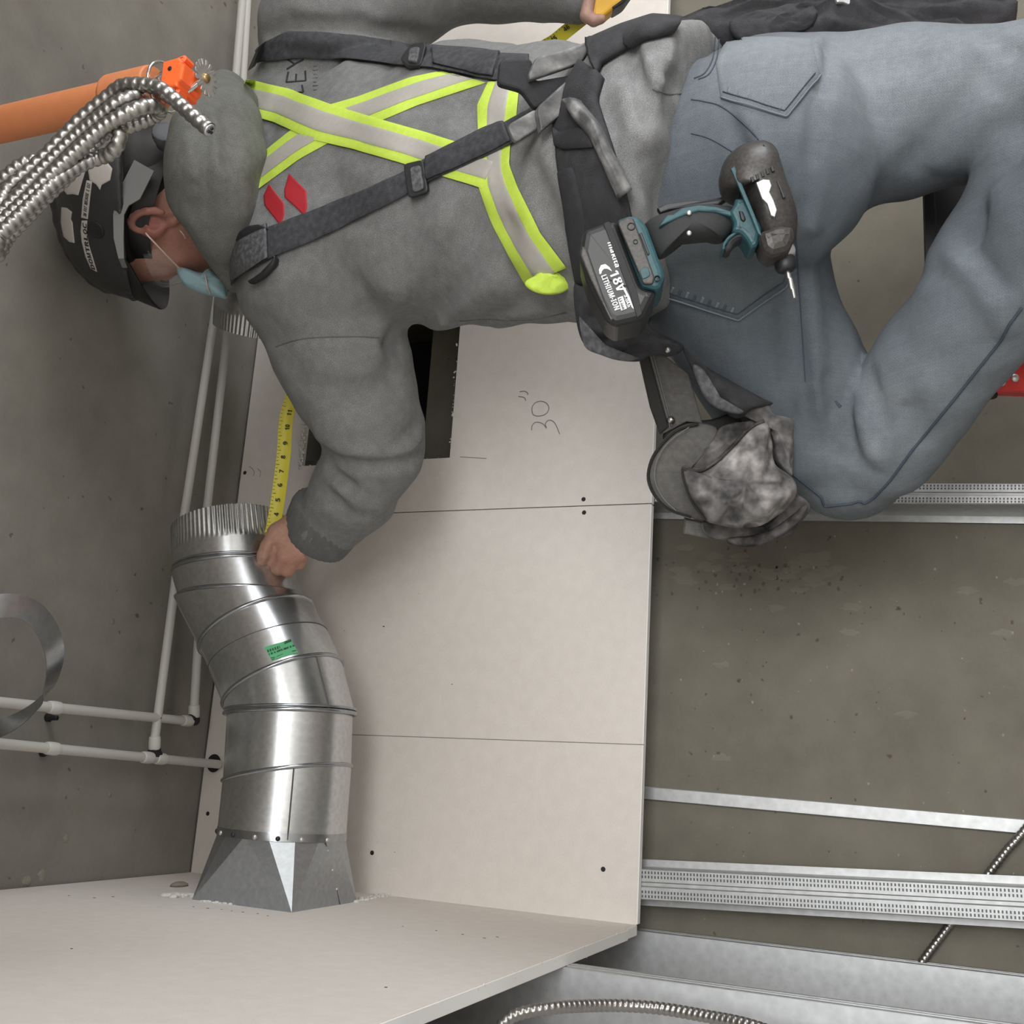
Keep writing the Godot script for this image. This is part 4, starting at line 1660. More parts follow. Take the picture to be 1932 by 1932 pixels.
	for lv in [[-0.05, 0.052, 0.9], [-0.042, 0.0625, 0.9], [-0.03, 0.0645, 1.0], [-0.01, 0.063, 1.0], [0.012, 0.059, 1.0], [0.024, 0.056, 1.0], [0.0265, 0.052, 1.0], [0.024, 0.049, 1.0], [0.0, 0.05, 1.0]]:
		var r := []
		var u := d.cross(AF).normalized()
		var w := d.cross(u)
		for a in 96:
			var th := TAU * a / 96
			var rr: float = lv[1] * (1.0 + 0.012 * sin(th * 32.0))
			r.append(LW + d * lv[0] + (u * cos(th) * 1.0 + w * sin(th) * 0.86) * rr)
		rings.append(r)
	g.loft(rings, true, true, false)
	put(g, "cuff", M.rib_knit, o)
	d = (RW - RE).normalized()
	g = Geo.new()
	rings = []
	for lv in [[-0.035, 0.05], [-0.02, 0.056], [0.015, 0.054], [0.026, 0.05], [0.024, 0.046], [0.0, 0.046]]:
		var r := []
		var u := d.cross(AF).normalized()
		var w := d.cross(u)
		for a in 64:
			var th := TAU * a / 64
			r.append(RW + d * lv[0] + (u * cos(th) + w * sin(th)) * lv[1])
		rings.append(r)
	g.loft(rings, true, false, false)
	put(g, "cuff", M.rib_knit, o)
	# the hood lying on his shoulders
	var hfld := Fld.new(P(400, 360, 1.62) - Vector3(0.27, 0.2, 0.22), P(400, 360, 1.62) + Vector3(0.27, 0.2, 0.2), 0.0065)
	var hb := [[406, 205, 1.62, 0.036], [392, 262, 1.59, 0.052], [394, 330, 1.575, 0.054], [406, 400, 1.59, 0.044], [422, 455, 1.62, 0.03], [438, 508, 1.66, 0.015], [442, 540, 1.69, 0.011]]
	for k in hb.size() - 1:
		hfld.bone(P(hb[k][0], hb[k][1], hb[k][2]), P(hb[k + 1][0], hb[k + 1][1], hb[k + 1][2]), hb[k][3], hb[k + 1][3], 0.03)
	var hb2 := [[430, 180, 1.655, 0.03], [436, 230, 1.63, 0.034], [440, 300, 1.62, 0.036], [440, 380, 1.63, 0.034], [432, 450, 1.65, 0.026]]
	for k in hb2.size() - 1:
		hfld.bone(P(hb2[k][0], hb2[k][1], hb2[k][2]), P(hb2[k + 1][0], hb2[k + 1][1], hb2[k + 1][2]), hb2[k][3], hb2[k + 1][3], 0.04)
	hfld.bone(P(364, 312, 1.60), P(366, 366, 1.605), 0.034, 0.03, 0.03)
	hfld.bone(P(366, 366, 1.605), P(424, 472, 1.64), 0.027, 0.014, 0.02)
	hfld.bone(P(430, 168, 1.66), P(455, 190, 1.68), 0.028, 0.03, 0.02)
	for q in [[[380, 212, 384, 270, 386, 330, 388, 390, 404, 446], 0.0095, 0.011], [[430, 200, 428, 260, 430, 330], 0.014, 0.008], [[372, 250, 366, 320, 372, 390], 0.016, -0.006], [[352, 330, 360, 390, 392, 450], 0.009, 0.006], [[418, 230, 412, 300, 414, 380], 0.014, -0.005]]:
		hfld.fold(on(hfld, q[0]), q[1], q[2] * 1.7)
	hfld.rough(n, 0.006)
	g = hfld.nets()
	tint(g, Color(0.84, 0.85, 0.84), [])
	put(g, "hood", M.hood_cloth, o)
	hd = hfld
	# crossed hi-vis bands with a reflective strip
	bands(o)
	for l in [[520, 654, 573, 639, 654, 635, 715, 637], [868, 606, 890, 604, 916, 602, 960, 605, 1010, 602, 1070, 590], [1232, 168, 1262, 178, 1296, 174]]:
		put(seam(f, l, 0.0011, 0.0008, 40), "seam", M.rib_knit, o)
	# print on the back
	g = Geo.new()
	for l in [[541, 111, 556, 121, 573, 112], [556, 121, 556, 121.5, 541, 131], [540, 155, 577, 153], [540, 155, 544, 136], [558, 154, 559, 140], [577, 153, 576, 134], [559, 175, 573, 174], [573, 174, 570, 161]]:
		g_add(g, seam(f, l, 0.0016, 0.0012, 10, false))
	put(g, "back_print", M.black_print, o)
	g = Geo.new()
	for l in [[591, 125, 598, 124], [590, 133, 600, 132], [592, 140, 598, 141], [590, 148, 599, 147], [592, 155, 597, 155], [591, 162, 600, 161], [592, 170, 598, 169]]:
		g_add(g, seam(f, l, 0.0009, 0.0008, 4, false))
	put(g, "small_print", M.rib_knit, o)
	for dm in [[546, 328, 578, 360, 580, 390, 576, 408, 538, 373, 537, 358], [508, 348, 536, 384, 537, 405, 530, 426, 500, 388, 498, 370]]:
		put(patch(f, dm, 0.0012, 5, 5), "red_diamond", M.red_print, o)

func g_add(g: Geo, h: Geo) -> void:
	var s := g.v.size()
	g.v.append_array(h.v)
	for k in h.i:
		g.i.append(s + k)

func band_inner(ea: Array, eb: Array, m: float) -> Array:
	# edges moved in by a fraction of the width
	var a := along(v2s(ea), 24)
	var b := along(v2s(eb), 24)
	var oa := []
	var ob := []
	for k in 25:
		var p: Vector2 = (a[k] as Vector2).lerp(b[k], m)
		var q: Vector2 = (a[k] as Vector2).lerp(b[k], 1.0 - m)
		oa.append_array([p.x, p.y])
		ob.append_array([q.x, q.y])
	return [oa, ob]

func bands(o: Node) -> void:
	var f := hf
	var set_ := [
		[[917, 157, 853, 178, 789, 199, 723, 227, 671, 250, 619, 271, 566, 300, 495, 352, 450, 385, 431, 418], [828, 136, 775, 147, 723, 166, 674, 184, 624, 198, 584, 222, 545, 250, 500, 286, 462, 322, 425, 372], 0.0022, 0.27],
		[[466, 151, 545, 170, 624, 199, 719, 227, 800, 250, 868, 271, 940, 290], [441, 213, 520, 233, 590, 265, 672, 284, 756, 308, 850, 338, 912, 356], 0.0042, 0.25],
		[[922, 157, 903, 199, 903, 257, 906, 306, 904, 352, 934, 431, 992, 534], [981, 160, 976, 224, 965, 265, 963, 311, 980, 356, 1021, 439, 1070, 503], 0.0034, 0.27]]
	for s in set_:
		put(ribbon(f, s[0], s[1], s[2], 0.0018, 60, 8), "hi_vis_band", M.hi_vis, o)
		var q := band_inner(s[0], s[1], s[3])
		put(ribbon(f, q[0], q[1], s[2] + 0.0012, 0.0014, 60, 6), "reflective_strip", M.reflective, o)
	# its loose, crumpled end at the side, and the bit that stands off beyond the strap
	var n := FastNoiseLite.new()
	n.seed = 8
	n.frequency = 55.0
	var hq := hitp(f, 1035, 520, 1.5)
	put(cushion([990, 533, 1015, 515, 1047, 482, 1060, 486, 1084, 515, 1085, 532, 1062, 552, 1030, 556, 1002, 548], (hq[0] as Vector3) + (hq[1] as Vector3) * 0.008, -AF, 0.008, 0.006, n, 0.006, 4), "hi_vis_end", M.hi_vis, o)
	var g := Geo.new()
	var pp := px3([968, 108, 1.56, 976, 94, 1.58, 988, 91, 1.585, 1000, 98, 1.58, 1008, 106, 1.57, 1018, 104, 1.565])
	var rr := []
	for q in bez(pp, 5):
		var w := AF * 0.012 + AU * 0.004
		rr.append([q - w, q - w + AR * 0.0015, q + w + AR * 0.0015, q + w])
	g.loft(rr)
	put(g, "hi_vis_end", M.hi_vis, o)

const RA := Vector3(0.83, 0.95, -1.15)
const LA := Vector3(0.66, 1.22, -1.12)

func boots(t: Node3D) -> void:
	for a in [RA, LA]:
		var f := Fld.new(a - Vector3(0.1, 0.2, 0.32), a + Vector3(0.1, 0.1, 0.16), 0.008)
		f.bone(a + Vector3(0, 0.0, 0), a + Vector3(0, -0.05, 0.0), 0.048, 0.05, 0.02)
		f.ebone(a + Vector3(0, -0.09, 0.05), a + Vector3(0, -0.1, -0.17), Vector2(0.04, 0.045), Vector2(0.05, 0.042), Vector3(1, 0, 0), 0.04)
		plane_cut(f, a + Vector3(0, -0.12, 0), Vector3(0, -1, 0), 0.008)
		put(f.nets(), "work_boot", M.boot_leather, t)

func jeans(t: Node3D) -> void:
	var rk := P(1700, 218, 1.31)
	var ra := P(2010, 184, 1.21)
	var lk := P(1604, 862, 1.47)
	var la := P(1985, 425, 1.175)
	var f := fld_for([P(1290, 320, 1.36), rk, ra, lk, la, Vector3(0.83, 1.0, -1.2), Vector3(0.768, 1.72, -1.19)], 0.17, 0.0066)
	jf = f
	f.ebone(Vector3(0.74, 1.74, -1.2), Vector3(0.735, 1.6, -1.185), Vector2(0.14, 0.118), Vector2(0.135, 0.132), Vector3(1, 0, -0.1), 0.03)
	var rh := P(1445, 222, 1.365)
	var lh := P(1378, 466, 1.385)
	f.bone(rh, rk, 0.1, 0.092, 0.03)
	f.bone(rk, ra, 0.094, 0.084, 0.03)
	f.bone(ra, RA, 0.084, 0.075, 0.03)
	f.bone(la, LA, 0.075, 0.07, 0.02)
	f.bone(lh, lh.lerp(lk, 0.5), 0.11, 0.082, 0.014)
	f.bone(lh.lerp(lk, 0.5), lk, 0.084, 0.083, 0.014)
	f.bone(P(1335, 545, 1.41), P(1500, 800, 1.46), 0.088, 0.084, 0.04)
	f.bone(lk, lk.lerp(la, 0.08), 0.084, 0.084, 0.006)
	f.bone(P(1660, 838, 1.425), P(1775, 675, 1.33), 0.075, 0.074, 0.006)
	f.bone(P(1775, 675, 1.33), la, 0.074, 0.075, 0.006)
	f.bone(P(1835, 500, 1.27), P(1935, 305, 1.2), 0.05, 0.045, 0.008)
	var fo := [
		[[1494, 500, 1500, 570, 1508, 660, 1520, 760, 1535, 850], 0.012, 0.013], [[1525, 470, 1530, 600, 1540, 720, 1550, 820], 0.022, -0.006],
		[[1480, 530, 1485, 640, 1495, 740], 0.02, 0.006],
		[[1585, 745, 1578, 790, 1582, 850, 1580, 868], 0.008, 0.012], [[1600, 730, 1598, 790, 1608, 850, 1622, 880], 0.009, 0.01], [[1590, 740, 1590, 800, 1597, 850], 0.01, -0.007],
		[[1612, 720, 1620, 780, 1645, 840, 1665, 885], 0.011, -0.006], [[1640, 690, 1655, 760, 1680, 820], 0.016, 0.005],
		[[1560, 690, 1566, 780, 1556, 860], 0.02, 0.006],
		[[1852, 402, 1830, 430, 1845, 445], 0.02, 0.012], [[1800, 440, 1850, 500, 1890, 560], 0.018, 0.006], [[1780, 470, 1840, 510, 1880, 580, 1905, 640], 0.018, -0.005],
		[[1535, 180, 1538, 260, 1532, 340, 1520, 420], 0.014, 0.006], [[1530, 300, 1528, 380, 1532, 450], 0.014, -0.005],
		[[1560, 80, 1556, 140, 1548, 190], 0.01, 0.007], [[1545, 70, 1538, 110, 1545, 160], 0.012, -0.006],
		[[1380, 215, 1410, 290, 1440, 350, 1470, 430], 0.012, 0.01], [[1395, 205, 1425, 270, 1455, 330], 0.014, -0.008],
		[[1700, 330, 1770, 250, 1840, 170, 1890, 90], 0.022, 0.006], [[1760, 330, 1820, 260, 1880, 170], 0.025, -0.005], [[1850, 60, 1880, 80, 1932, 100], 0.016, 0.008], [[1830, 100, 1870, 90, 1930, 85], 0.016, -0.006],
		[[1600, 130, 1680, 120, 1760, 110], 0.025, 0.003], [[1700, 760, 1730, 800, 1740, 850], 0.025, 0.004]]
	for q in fo:
		f.fold(on(f, q[0]), q[1] * 0.8, q[2] * 1.9)
	var n := FastNoiseLite.new()
	n.seed = 5
	n.frequency = 8.0
	n.fractal_octaves = 2
	f.rough(n, 0.006)
	var g := f.nets()
	var worn := Color(0.806, 0.821, 0.828)
	var dark := Color(0.302, 0.331, 0.374)
	tint(g, Color(0.317, 0.338, 0.360), [
		[hitp(f, 1600, 330, 1.3)[0], 0.13, dark, 0.6], [hitp(f, 1560, 420, 1.3)[0], 0.1, dark, 0.7], [hitp(f, 1440, 340, 1.3)[0], 0.09, dark, 0.7], [hitp(f, 1420, 520, 1.3)[0], 0.12, Color(0.374, 0.403, 0.418), 0.6], [hitp(f, 1480, 700, 1.3)[0], 0.12, dark, 0.4],
		[hitp(f, 1650, 110, 1.3)[0], 0.12, worn, 0.75], [hitp(f, 1450, 110, 1.3)[0], 0.075, worn, 0.6], [hitp(f, 1900, 90, 1.3)[0], 0.08, worn, 0.6],
		[hitp(f, 1640, 930, 1.3)[0], 0.09, Color(0.662, 0.684, 0.698), 0.8], [hitp(f, 1760, 800, 1.3)[0], 0.08, Color(0.648, 0.670, 0.684), 0.8], [hitp(f, 1870, 660, 1.3)[0], 0.09, Color(0.648, 0.670, 0.684), 0.8],
		[hitp(f, 1655, 700, 1.3)[0], 0.035, Color(0.792, 0.806, 0.821), 0.8], [hitp(f, 1672, 745, 1.3)[0], 0.018, Color(1.000, 1.000, 1.000), 1.0], [hitp(f, 1700, 735, 1.3)[0], 0.016, Color(0.867, 0.880, 0.887), 0.8], [hitp(f, 1752, 720, 1.3)[0], 0.018, Color(0.867, 0.880, 0.893), 0.8], [hitp(f, 1640, 850, 1.3)[0], 0.014, Color(0.867, 0.867, 0.880), 0.8],
		[hitp(f, 1700, 640, 1.3)[0], 0.09, Color(0.562, 0.583, 0.612), 0.7], [hitp(f, 1820, 560, 1.3)[0], 0.1, Color(0.533, 0.554, 0.590), 0.7]])
	var o := put(g, "jeans", M.denim, t)
	# back pockets, yoke and seams
	var pk := [[1372, 74, 1450, 72, 1530, 76, 1546, 142, 1484, 222, 1425, 205, 1362, 186, 1352, 120], [1300, 396, 1390, 392, 1478, 420, 1500, 470, 1482, 540, 1393, 604, 1320, 582, 1246, 556, 1255, 470]]
	for k in 2:
		var pl := patch(f, pk[k], 0.0022, 6, 9)
		tint(pl, Color(0.46, 0.48, 0.5) if k == 0 else Color(0.3, 0.325, 0.335), [[P(1450, 90, 1.26), 0.09, worn, 0.9]])
		put(pl, "back_pocket", M.denim, o)
	for l in [[1546, 142, 1484, 222, 1362, 186], [1497, 500, 1482, 540, 1393, 604, 1246, 556]]:
		put(seam(f, l, 0.0013, 0.0034, 60, false), "pocket_edge", M.denim_edge, o)
	for l in [[1536, 140, 1480, 211, 1366, 176], [1488, 495, 1474, 532, 1391, 592, 1250, 546]]:
		put(seam(f, l, 0.0008, 0.0034, 60, false), "stitching", M.denim_seam, o)
	for l in [[1304, 188, 1330, 192, 1366, 204, 1420, 250, 1480, 330], [1304, 252, 1340, 262, 1390, 292, 1440, 330], [1310, 148, 1330, 138, 1345, 110, 1350, 70], [1318, 150, 1338, 140, 1352, 112, 1357, 74]]:
		put(seam(f, l, 0.0008, 0.001, 40), "stitching", M.denim_seam, o)
	put(seam(f, [1497, 895, 1550, 937, 1555, 955, 1605, 950, 1622, 944, 1630, 950, 1650, 938, 1680, 905, 1720, 850, 1770, 790, 1830, 715, 1890, 640, 1905, 610, 1928, 580], 0.0016, 0.0022, 110, false), "side_seam", M.denim_seam, o)
	put(seam(f, [1500, 430, 1508, 540, 1515, 640, 1520, 720], 0.0012, 0.001, 50), "inner_seam", M.denim_seam, o)
	# puckers along the pocket hem
	for k in 9:
		var q := Vector2(1268, 556).lerp(Vector2(1380, 595), k / 8.0)
		put(seam(f, [q.x + 4, q.y - 16, q.x - 1, q.y - 4], 0.0022, 0.0029, 5, false), "pucker", M.denim_seam if k % 2 else M.denim_edge, o)
	for k in 6:
		var q := Vector2(1375, 180).lerp(Vector2(1470, 214), k / 5.0)
		put(seam(f, [q.x + 3, q.y - 12, q.x, q.y - 3], 0.0018, 0.0029, 5, false), "pucker", M.denim_edge, o)
	g = seam(f, [1576, 756, 1580, 762, 1586, 768], 0.0022, 0.0008, 8, false)
	put(g, "tear", M.denim_seam, o)

func bodyskin(t: Node3D) -> void:
	var skin := Color(0.50, 0.27, 0.20)
	var red := Color(0.56, 0.24, 0.19)
	# the body inside the clothes, one surface
	var f := fld_for([Vector3(0.77, 1.6, -1.2), Vector3(0.87, 2.5, -1.3), LE, LW, RE, RW, P(2010, 184, 1.21), P(1604, 862, 1.47), P(1975, 415, 1.175), RA], 0.16, 0.016)
	for k in TOR.size() - 1:
		var a: Array = TOR[k]
		var b: Array = TOR[k + 1]
		f.ebone(Vector3(a[0], a[1], a[2]), Vector3(b[0], b[1], b[2]), Vector2(a[3], a[4]) * (0.8 if k < 4 else 0.62), Vector2(b[3], b[4]) * (0.8 if k < 3 else 0.62), Vector3(1, 0, -0.1), 0.03)
	var nb := Vector3(0.85, 2.47, -1.3)
	f.bone(nb, LS, 0.06, 0.07, 0.04)
	f.bone(nb, RS, 0.06, 0.07, 0.04)
	f.bone(LS, LE, 0.065, 0.05, 0.02)
	f.bone(LE, LW, 0.048, 0.032, 0.02)
	f.bone(RS, RE, 0.065, 0.05, 0.02)
	f.bone(RE, RW, 0.048, 0.032, 0.02)
	f.bone(nb, hp(0, -0.07, -0.03), 0.062, 0.055, 0.03)
	f.bone(hp(0, 0.0, -0.02), hp(0, 0.03, 0.0), 0.06, 0.06, 0.03)
	f.bone(P(1440, 208, 1.365), P(1700, 224, 1.31), 0.07, 0.062, 0.04)
	f.bone(P(1700, 224, 1.31), P(2010, 184, 1.21), 0.06, 0.05, 0.02)
	f.bone(P(2010, 184, 1.21), RA, 0.05, 0.035, 0.02)
	f.bone(P(1985, 425, 1.175), LA, 0.045, 0.035, 0.02)
	f.bone(P(1395, 452, 1.385), P(1604, 862, 1.47), 0.07, 0.055, 0.04)
	f.bone(P(1625, 850, 1.45), P(1985, 425, 1.175), 0.055, 0.045, 0.02)
	var g := f.nets()
	# head
	var h := Fld.new(H0 - Vector3.ONE * 0.19, H0 + Vector3.ONE * 0.19, 0.0038)
	h.ebone(hp(0, 0.02, -0.045), hp(0, 0.018, 0.035), Vector2(0.074, 0.096), Vector2(0.07, 0.092), HL, 0.02)
	for s in [-1.0, 1.0]:
		h.bone(hp(0.052 * s, -0.055, 0.005), hp(0.022 * s, -0.108, 0.075), 0.022, 0.016, 0.03)       # jaw
		h.bone(hp(0.05 * s, -0.03, 0.055), hp(0.056 * s, -0.03, 0.02), 0.02, 0.018, 0.025)             # cheekbone
		h.bone(hp(0.02 * s, 0.008, 0.092), hp(0.045 * s, 0.004, 0.075), 0.011, 0.01, 0.014)           # brow
		h.bone(hp(0.03 * s, -0.045, 0.07), hp(0.03 * s, -0.075, 0.065), 0.024, 0.022, 0.03)
		h.bone(hp(0.031 * s, -0.014, 0.078), hp(0.031 * s, -0.014, 0.079), 0.0125, 0.0125, 0.004)     # eyeball
	h.bone(hp(0, -0.108, 0.08), hp(0, -0.1, 0.075), 0.019, 0.02, 0.025)                              # chin
	h.bone(hp(0, -0.06, 0.075), hp(0, -0.085, 0.075), 0.034, 0.026, 0.03)
	h.bone(hp(0, -0.008, 0.094), hp(0, -0.043, 0.117), 0.008, 0.0115, 0.012)                         # nose
	h.bone(hp(-0.012, -0.048, 0.104), hp(0.012, -0.048, 0.104), 0.0085, 0.0085, 0.01)
	h.bone(hp(-0.02, -0.07, 0.1), hp(0.02, -0.07, 0.1), 0.007, 0.007, 0.008)                         # lips
	h.bone(hp(-0.017, -0.08, 0.098), hp(0.017, -0.08, 0.098), 0.008, 0.008, 0.008)
	h.bone(hp(0, -0.05, -0.02), nb.lerp(hp(0, -0.05, -0.02), 0.35), 0.058, 0.062, 0.03)              # neck
	for s in [-1.0, 1.0]:
		# ear: rim, bowl, lobe
		var e0 := hp(0.079 * s, -0.018, -0.008)
		h.bone(hp(0.07 * s, -0.02, 0.0), hp(0.076 * s, -0.018, -0.004), 0.017, 0.02, 0.012)
		var rim := []
		for k in 11:
			var a := lerpf(-0.4, 4.1, k / 10.0)
			rim.append(e0 + HU * (sin(a) * 0.0285) + HF * (cos(a) * 0.0165 - 0.008) + HL * s * (0.008 - 0.004 * cos(a)))
		for k in 10:
			h.bone(rim[k], rim[k + 1], 0.0052, 0.0052, 0.005)
		h.bone(e0 + HU * -0.031 + HF * 0.002, e0 + HU * -0.038 + HF * 0.0, 0.0085, 0.007, 0.008)
		h.bone(e0 + HU * -0.006 + HF * 0.006 + HL * s * 0.003, e0 + HU * -0.014 + HF * 0.007 + HL * s * 0.003, 0.005, 0.005, 0.005)
		h.ebone(e0 + HU * -0.004 + HF * -0.004 + HL * s * 0.013, e0 + HU * -0.014 + HF * -0.003 + HL * s * 0.013, Vector2(0.0095, 0.0095), Vector2(0.008, 0.008), HF, 0.004, true)
		h.ebone(e0 + HU * 0.013 + HF * -0.006 + HL * s * 0.014, e0 + HU * 0.006 + HF * -0.012 + HL * s * 0.014, Vector2(0.007, 0.007), Vector2(0.006, 0.006), HF, 0.004, true)
	var hg := h.nets()
	head_f = h
	# left hand, closed on the hook of the tape
	var hand := Fld.new(P(535, 1030, 1.81) - Vector3.ONE * 0.1, P(535, 1030, 1.81) + Vector3.ONE * 0.1, 0.003)
	var pal := P(545, 1022, 1.795)
	hand.ebone(P(600, 972, 1.80), P(572, 988, 1.797), Vector2(0.026, 0.024), Vector2(0.03, 0.022), AR * 0.5 - AU, 0.01)
	hand.ebone(P(575, 990, 1.797), P(546, 1028, 1.79), Vector2(0.031, 0.02), Vector2(0.037, 0.017), AR * 0.55 - AU * 0.83, 0.02)
	var kn := [[519, 1035, 1.787, 0.0115], [536, 1049, 1.783, 0.012], [555, 1052, 1.785, 0.0115], [572, 1044, 1.792, 0.0105]]
	var pip := [[511, 1058, 1.80, 0.0105], [524, 1073, 1.795, 0.011], [543, 1077, 1.797, 0.0105], [564, 1064, 1.803, 0.0095]]
	var dip := [[508, 1066, 1.825, 0.0095], [516, 1075, 1.822, 0.0098], [530, 1078, 1.826, 0.0095], [550, 1068, 1.83, 0.0085]]
	var tip := [[520, 1052, 1.838, 0.0085], [524, 1060, 1.838, 0.009], [534, 1062, 1.842, 0.0085], [548, 1054, 1.843, 0.0078]]
	for k in 4:
		var a := [kn[k], pip[k], dip[k], tip[k]]
		hand.bone(pal.lerp(P(kn[k][0], kn[k][1], kn[k][2]), 0.5), P(kn[k][0], kn[k][1], kn[k][2]), 0.013, kn[k][3], 0.012)
		for j in 3:
			hand.bone(P(a[j][0], a[j][1], a[j][2]), P(a[j + 1][0], a[j + 1][1], a[j + 1][2]), a[j][3], a[j + 1][3], 0.003)
	# thumb along the side of the palm, its tip on the hook
	hand.bone(P(566, 985, 1.795), P(524, 1004, 1.787), 0.018, 0.015, 0.015)
	hand.bone(P(524, 1004, 1.787), P(505, 1030, 1.782), 0.0145, 0.0118, 0.008)
	hand.bone(P(505, 1030, 1.782), P(497, 1047, 1.784), 0.0118, 0.0108, 0.003)
	hand.bone(P(497, 1047, 1.784), P(493, 1062, 1.79), 0.0105, 0.0078, 0.003)
	hand.fold(px3([518, 1022, 1.775, 516, 1040, 1.775, 513, 1056, 1.777, 503, 1068, 1.78]), 0.0045, 0.006)
	var gg := hand.nets()
	# right hand, fingers under the tape case
	var rhd := Fld.new(P(1120, 10, 1.79) - Vector3.ONE * 0.1, P(1120, 10, 1.79) + Vector3.ONE * 0.1, 0.0032)
	rhd.ebone(RW, P(1112, -6, 1.80), Vector2(0.028, 0.022), Vector2(0.036, 0.02), AF, 0.01)
	for k in 4:
		var y := 1.765 + 0.019 * k
		rhd.bone(P(1112, 0, y + 0.005), P(1106, 30, y), 0.0115, 0.0105, 0.006)
		rhd.bone(P(1106, 30, y), P(1120, 39, y), 0.0102, 0.0096, 0.003)
		rhd.bone(P(1120, 39, y), P(1134 - k * 3, 36, y + 0.002), 0.0095, 0.0082, 0.003)
	rhd.bone(P(1108, -20, 1.765), P(1132, -38, 1.755), 0.015, 0.013, 0.01)
	rhd.bone(P(1132, -38, 1.755), P(1160, -34, 1.755), 0.012, 0.0095, 0.004)
	var rg := rhd.nets()
	tint(g, skin, [])
	tint(hg, skin, [[hp(0.085, -0.015, -0.01), 0.035, Color(0.56, 0.2, 0.17), 0.9], [hp(0.06, -0.05, 0.06), 0.03, red, 0.5], [hp(0.07, 0.03, -0.05), 0.05, Color(0.3, 0.2, 0.17), 0.5]])
	tint(gg, Color(0.53, 0.31, 0.23), [[P(560, 1050, 1.785), 0.03, Color(0.58, 0.29, 0.22), 0.8], [P(497, 1055, 1.775), 0.015, Color(0.56, 0.36, 0.28), 0.6]])
	tint(rg, Color(0.45, 0.28, 0.22), [])
	for q in [hg, gg, rg]:
		var s := g.v.size()
		g.v.append_array(q.v)
		g.c.append_array(q.c)
		for k in q.i:
			g.i.append(s + k)
	var o := put(g, "body", M.skin, t)
	# close-cropped hair under the helmet
	var hh := Fld.new(H0 - Vector3.ONE * 0.16, H0 + Vector3.ONE * 0.16, 0.006)
	hh.ebone(hp(0, 0.026, -0.052), hp(0, 0.03, 0.02), Vector2(0.08, 0.098), Vector2(0.074, 0.088), HL, 0.02)
	hh.bone(hp(0, -0.03, -0.075), hp(0, 0.0, -0.08), 0.058, 0.066, 0.03)
	plane_cut(hh, hp(0, -0.012, 0.03), (HF * 0.9 - HU * 0.45).normalized(), 0.01)
	plane_cut(hh, hp(0, -0.075, -0.04), -HU, 0.01)
	put(hh.nets(), "hair", M.hair, t)
	for s in [-1.0, 1.0]:
		var eg := Geo.new()
		var eb := []
		for k in 9:
			eb.append(hp((0.018 + 0.0035 * k) * s, 0.009 + 0.0035 * sin(PI * k / 8.0), 0.105 - 0.0004 * k * k))
		eg.tube(eb, [0.0015, 0.0026, 0.0032, 0.0034, 0.0034, 0.0032, 0.0028, 0.0022, 0.0012], 8)
		put(eg, "eyebrow", M.hair, t)
var head_f: Fld

func worker() -> void:
	skeleton()
	var t := thing("person", "man in grey hoodie and faded jeans reaching up to the duct, seen from behind", "person", Vector3(0.77, 0.76, -1.2))
	hoodie(t)
	jeans(t)
	boots(t)
	bodyskin(t)
# ------------------------------------------------------------------ lettering
func words(parent: Node, called: String, txt: String, a: Vector3, b: Vector3, height: float, up_hint: Vector3, m: Material, bold := true, depth := 0.0006) -> void:
	# flat raised lettering from a to b (its base line), as tall as height
	var tm := TextMesh.new()
	var sf := SystemFont.new()
	sf.font_names = PackedStringArray(["Droid Sans"])
	sf.font_weight = 700 if bold else 400
	tm.font = sf
	tm.font_size = 32
	tm.pixel_size = 0.01
	tm.depth = 0.02
	tm.curve_step = 2.0
	tm.text = txt
	var bb := tm.get_aabb()
	var right := (b - a).normalized()
	var up := (up_hint - right * up_hint.dot(right)).normalized()
	var n := right.cross(up)
	var sx := a.distance_to(b) / maxf(bb.size.x, 1e-4)
	var sy := height / maxf(bb.size.y, 1e-4)
	var o := MeshInstance3D.new()
	var k := 0
	var nm := called
	while parent.has_node(nm):
		k += 1
		nm = "%s_%03d" % [called, k]
	o.name = nm
	parent.add_child(o, true)
	tm.material = m
	o.mesh = tm
	var bs := Basis(right * sx, up * sy, n * (depth / 0.02))
	var mid := (a + b) / 2.0 + up * height / 2.0
	o.transform = Transform3D(bs, mid - bs * (bb.position + bb.size / 2.0) - base_of(parent))

# ------------------------------------------------------------------ hard hat, mask, glasses
func hq(l: float, u: float, f: float) -> Vector3:
	# the helmet sits tipped back on the head
	var ca := cos(0.32)
	var sa := sin(0.32)
	return H0 + HL * l + (HU * ca - HF * sa) * (u - 0.003) + (HF * ca + HU * sa) * f

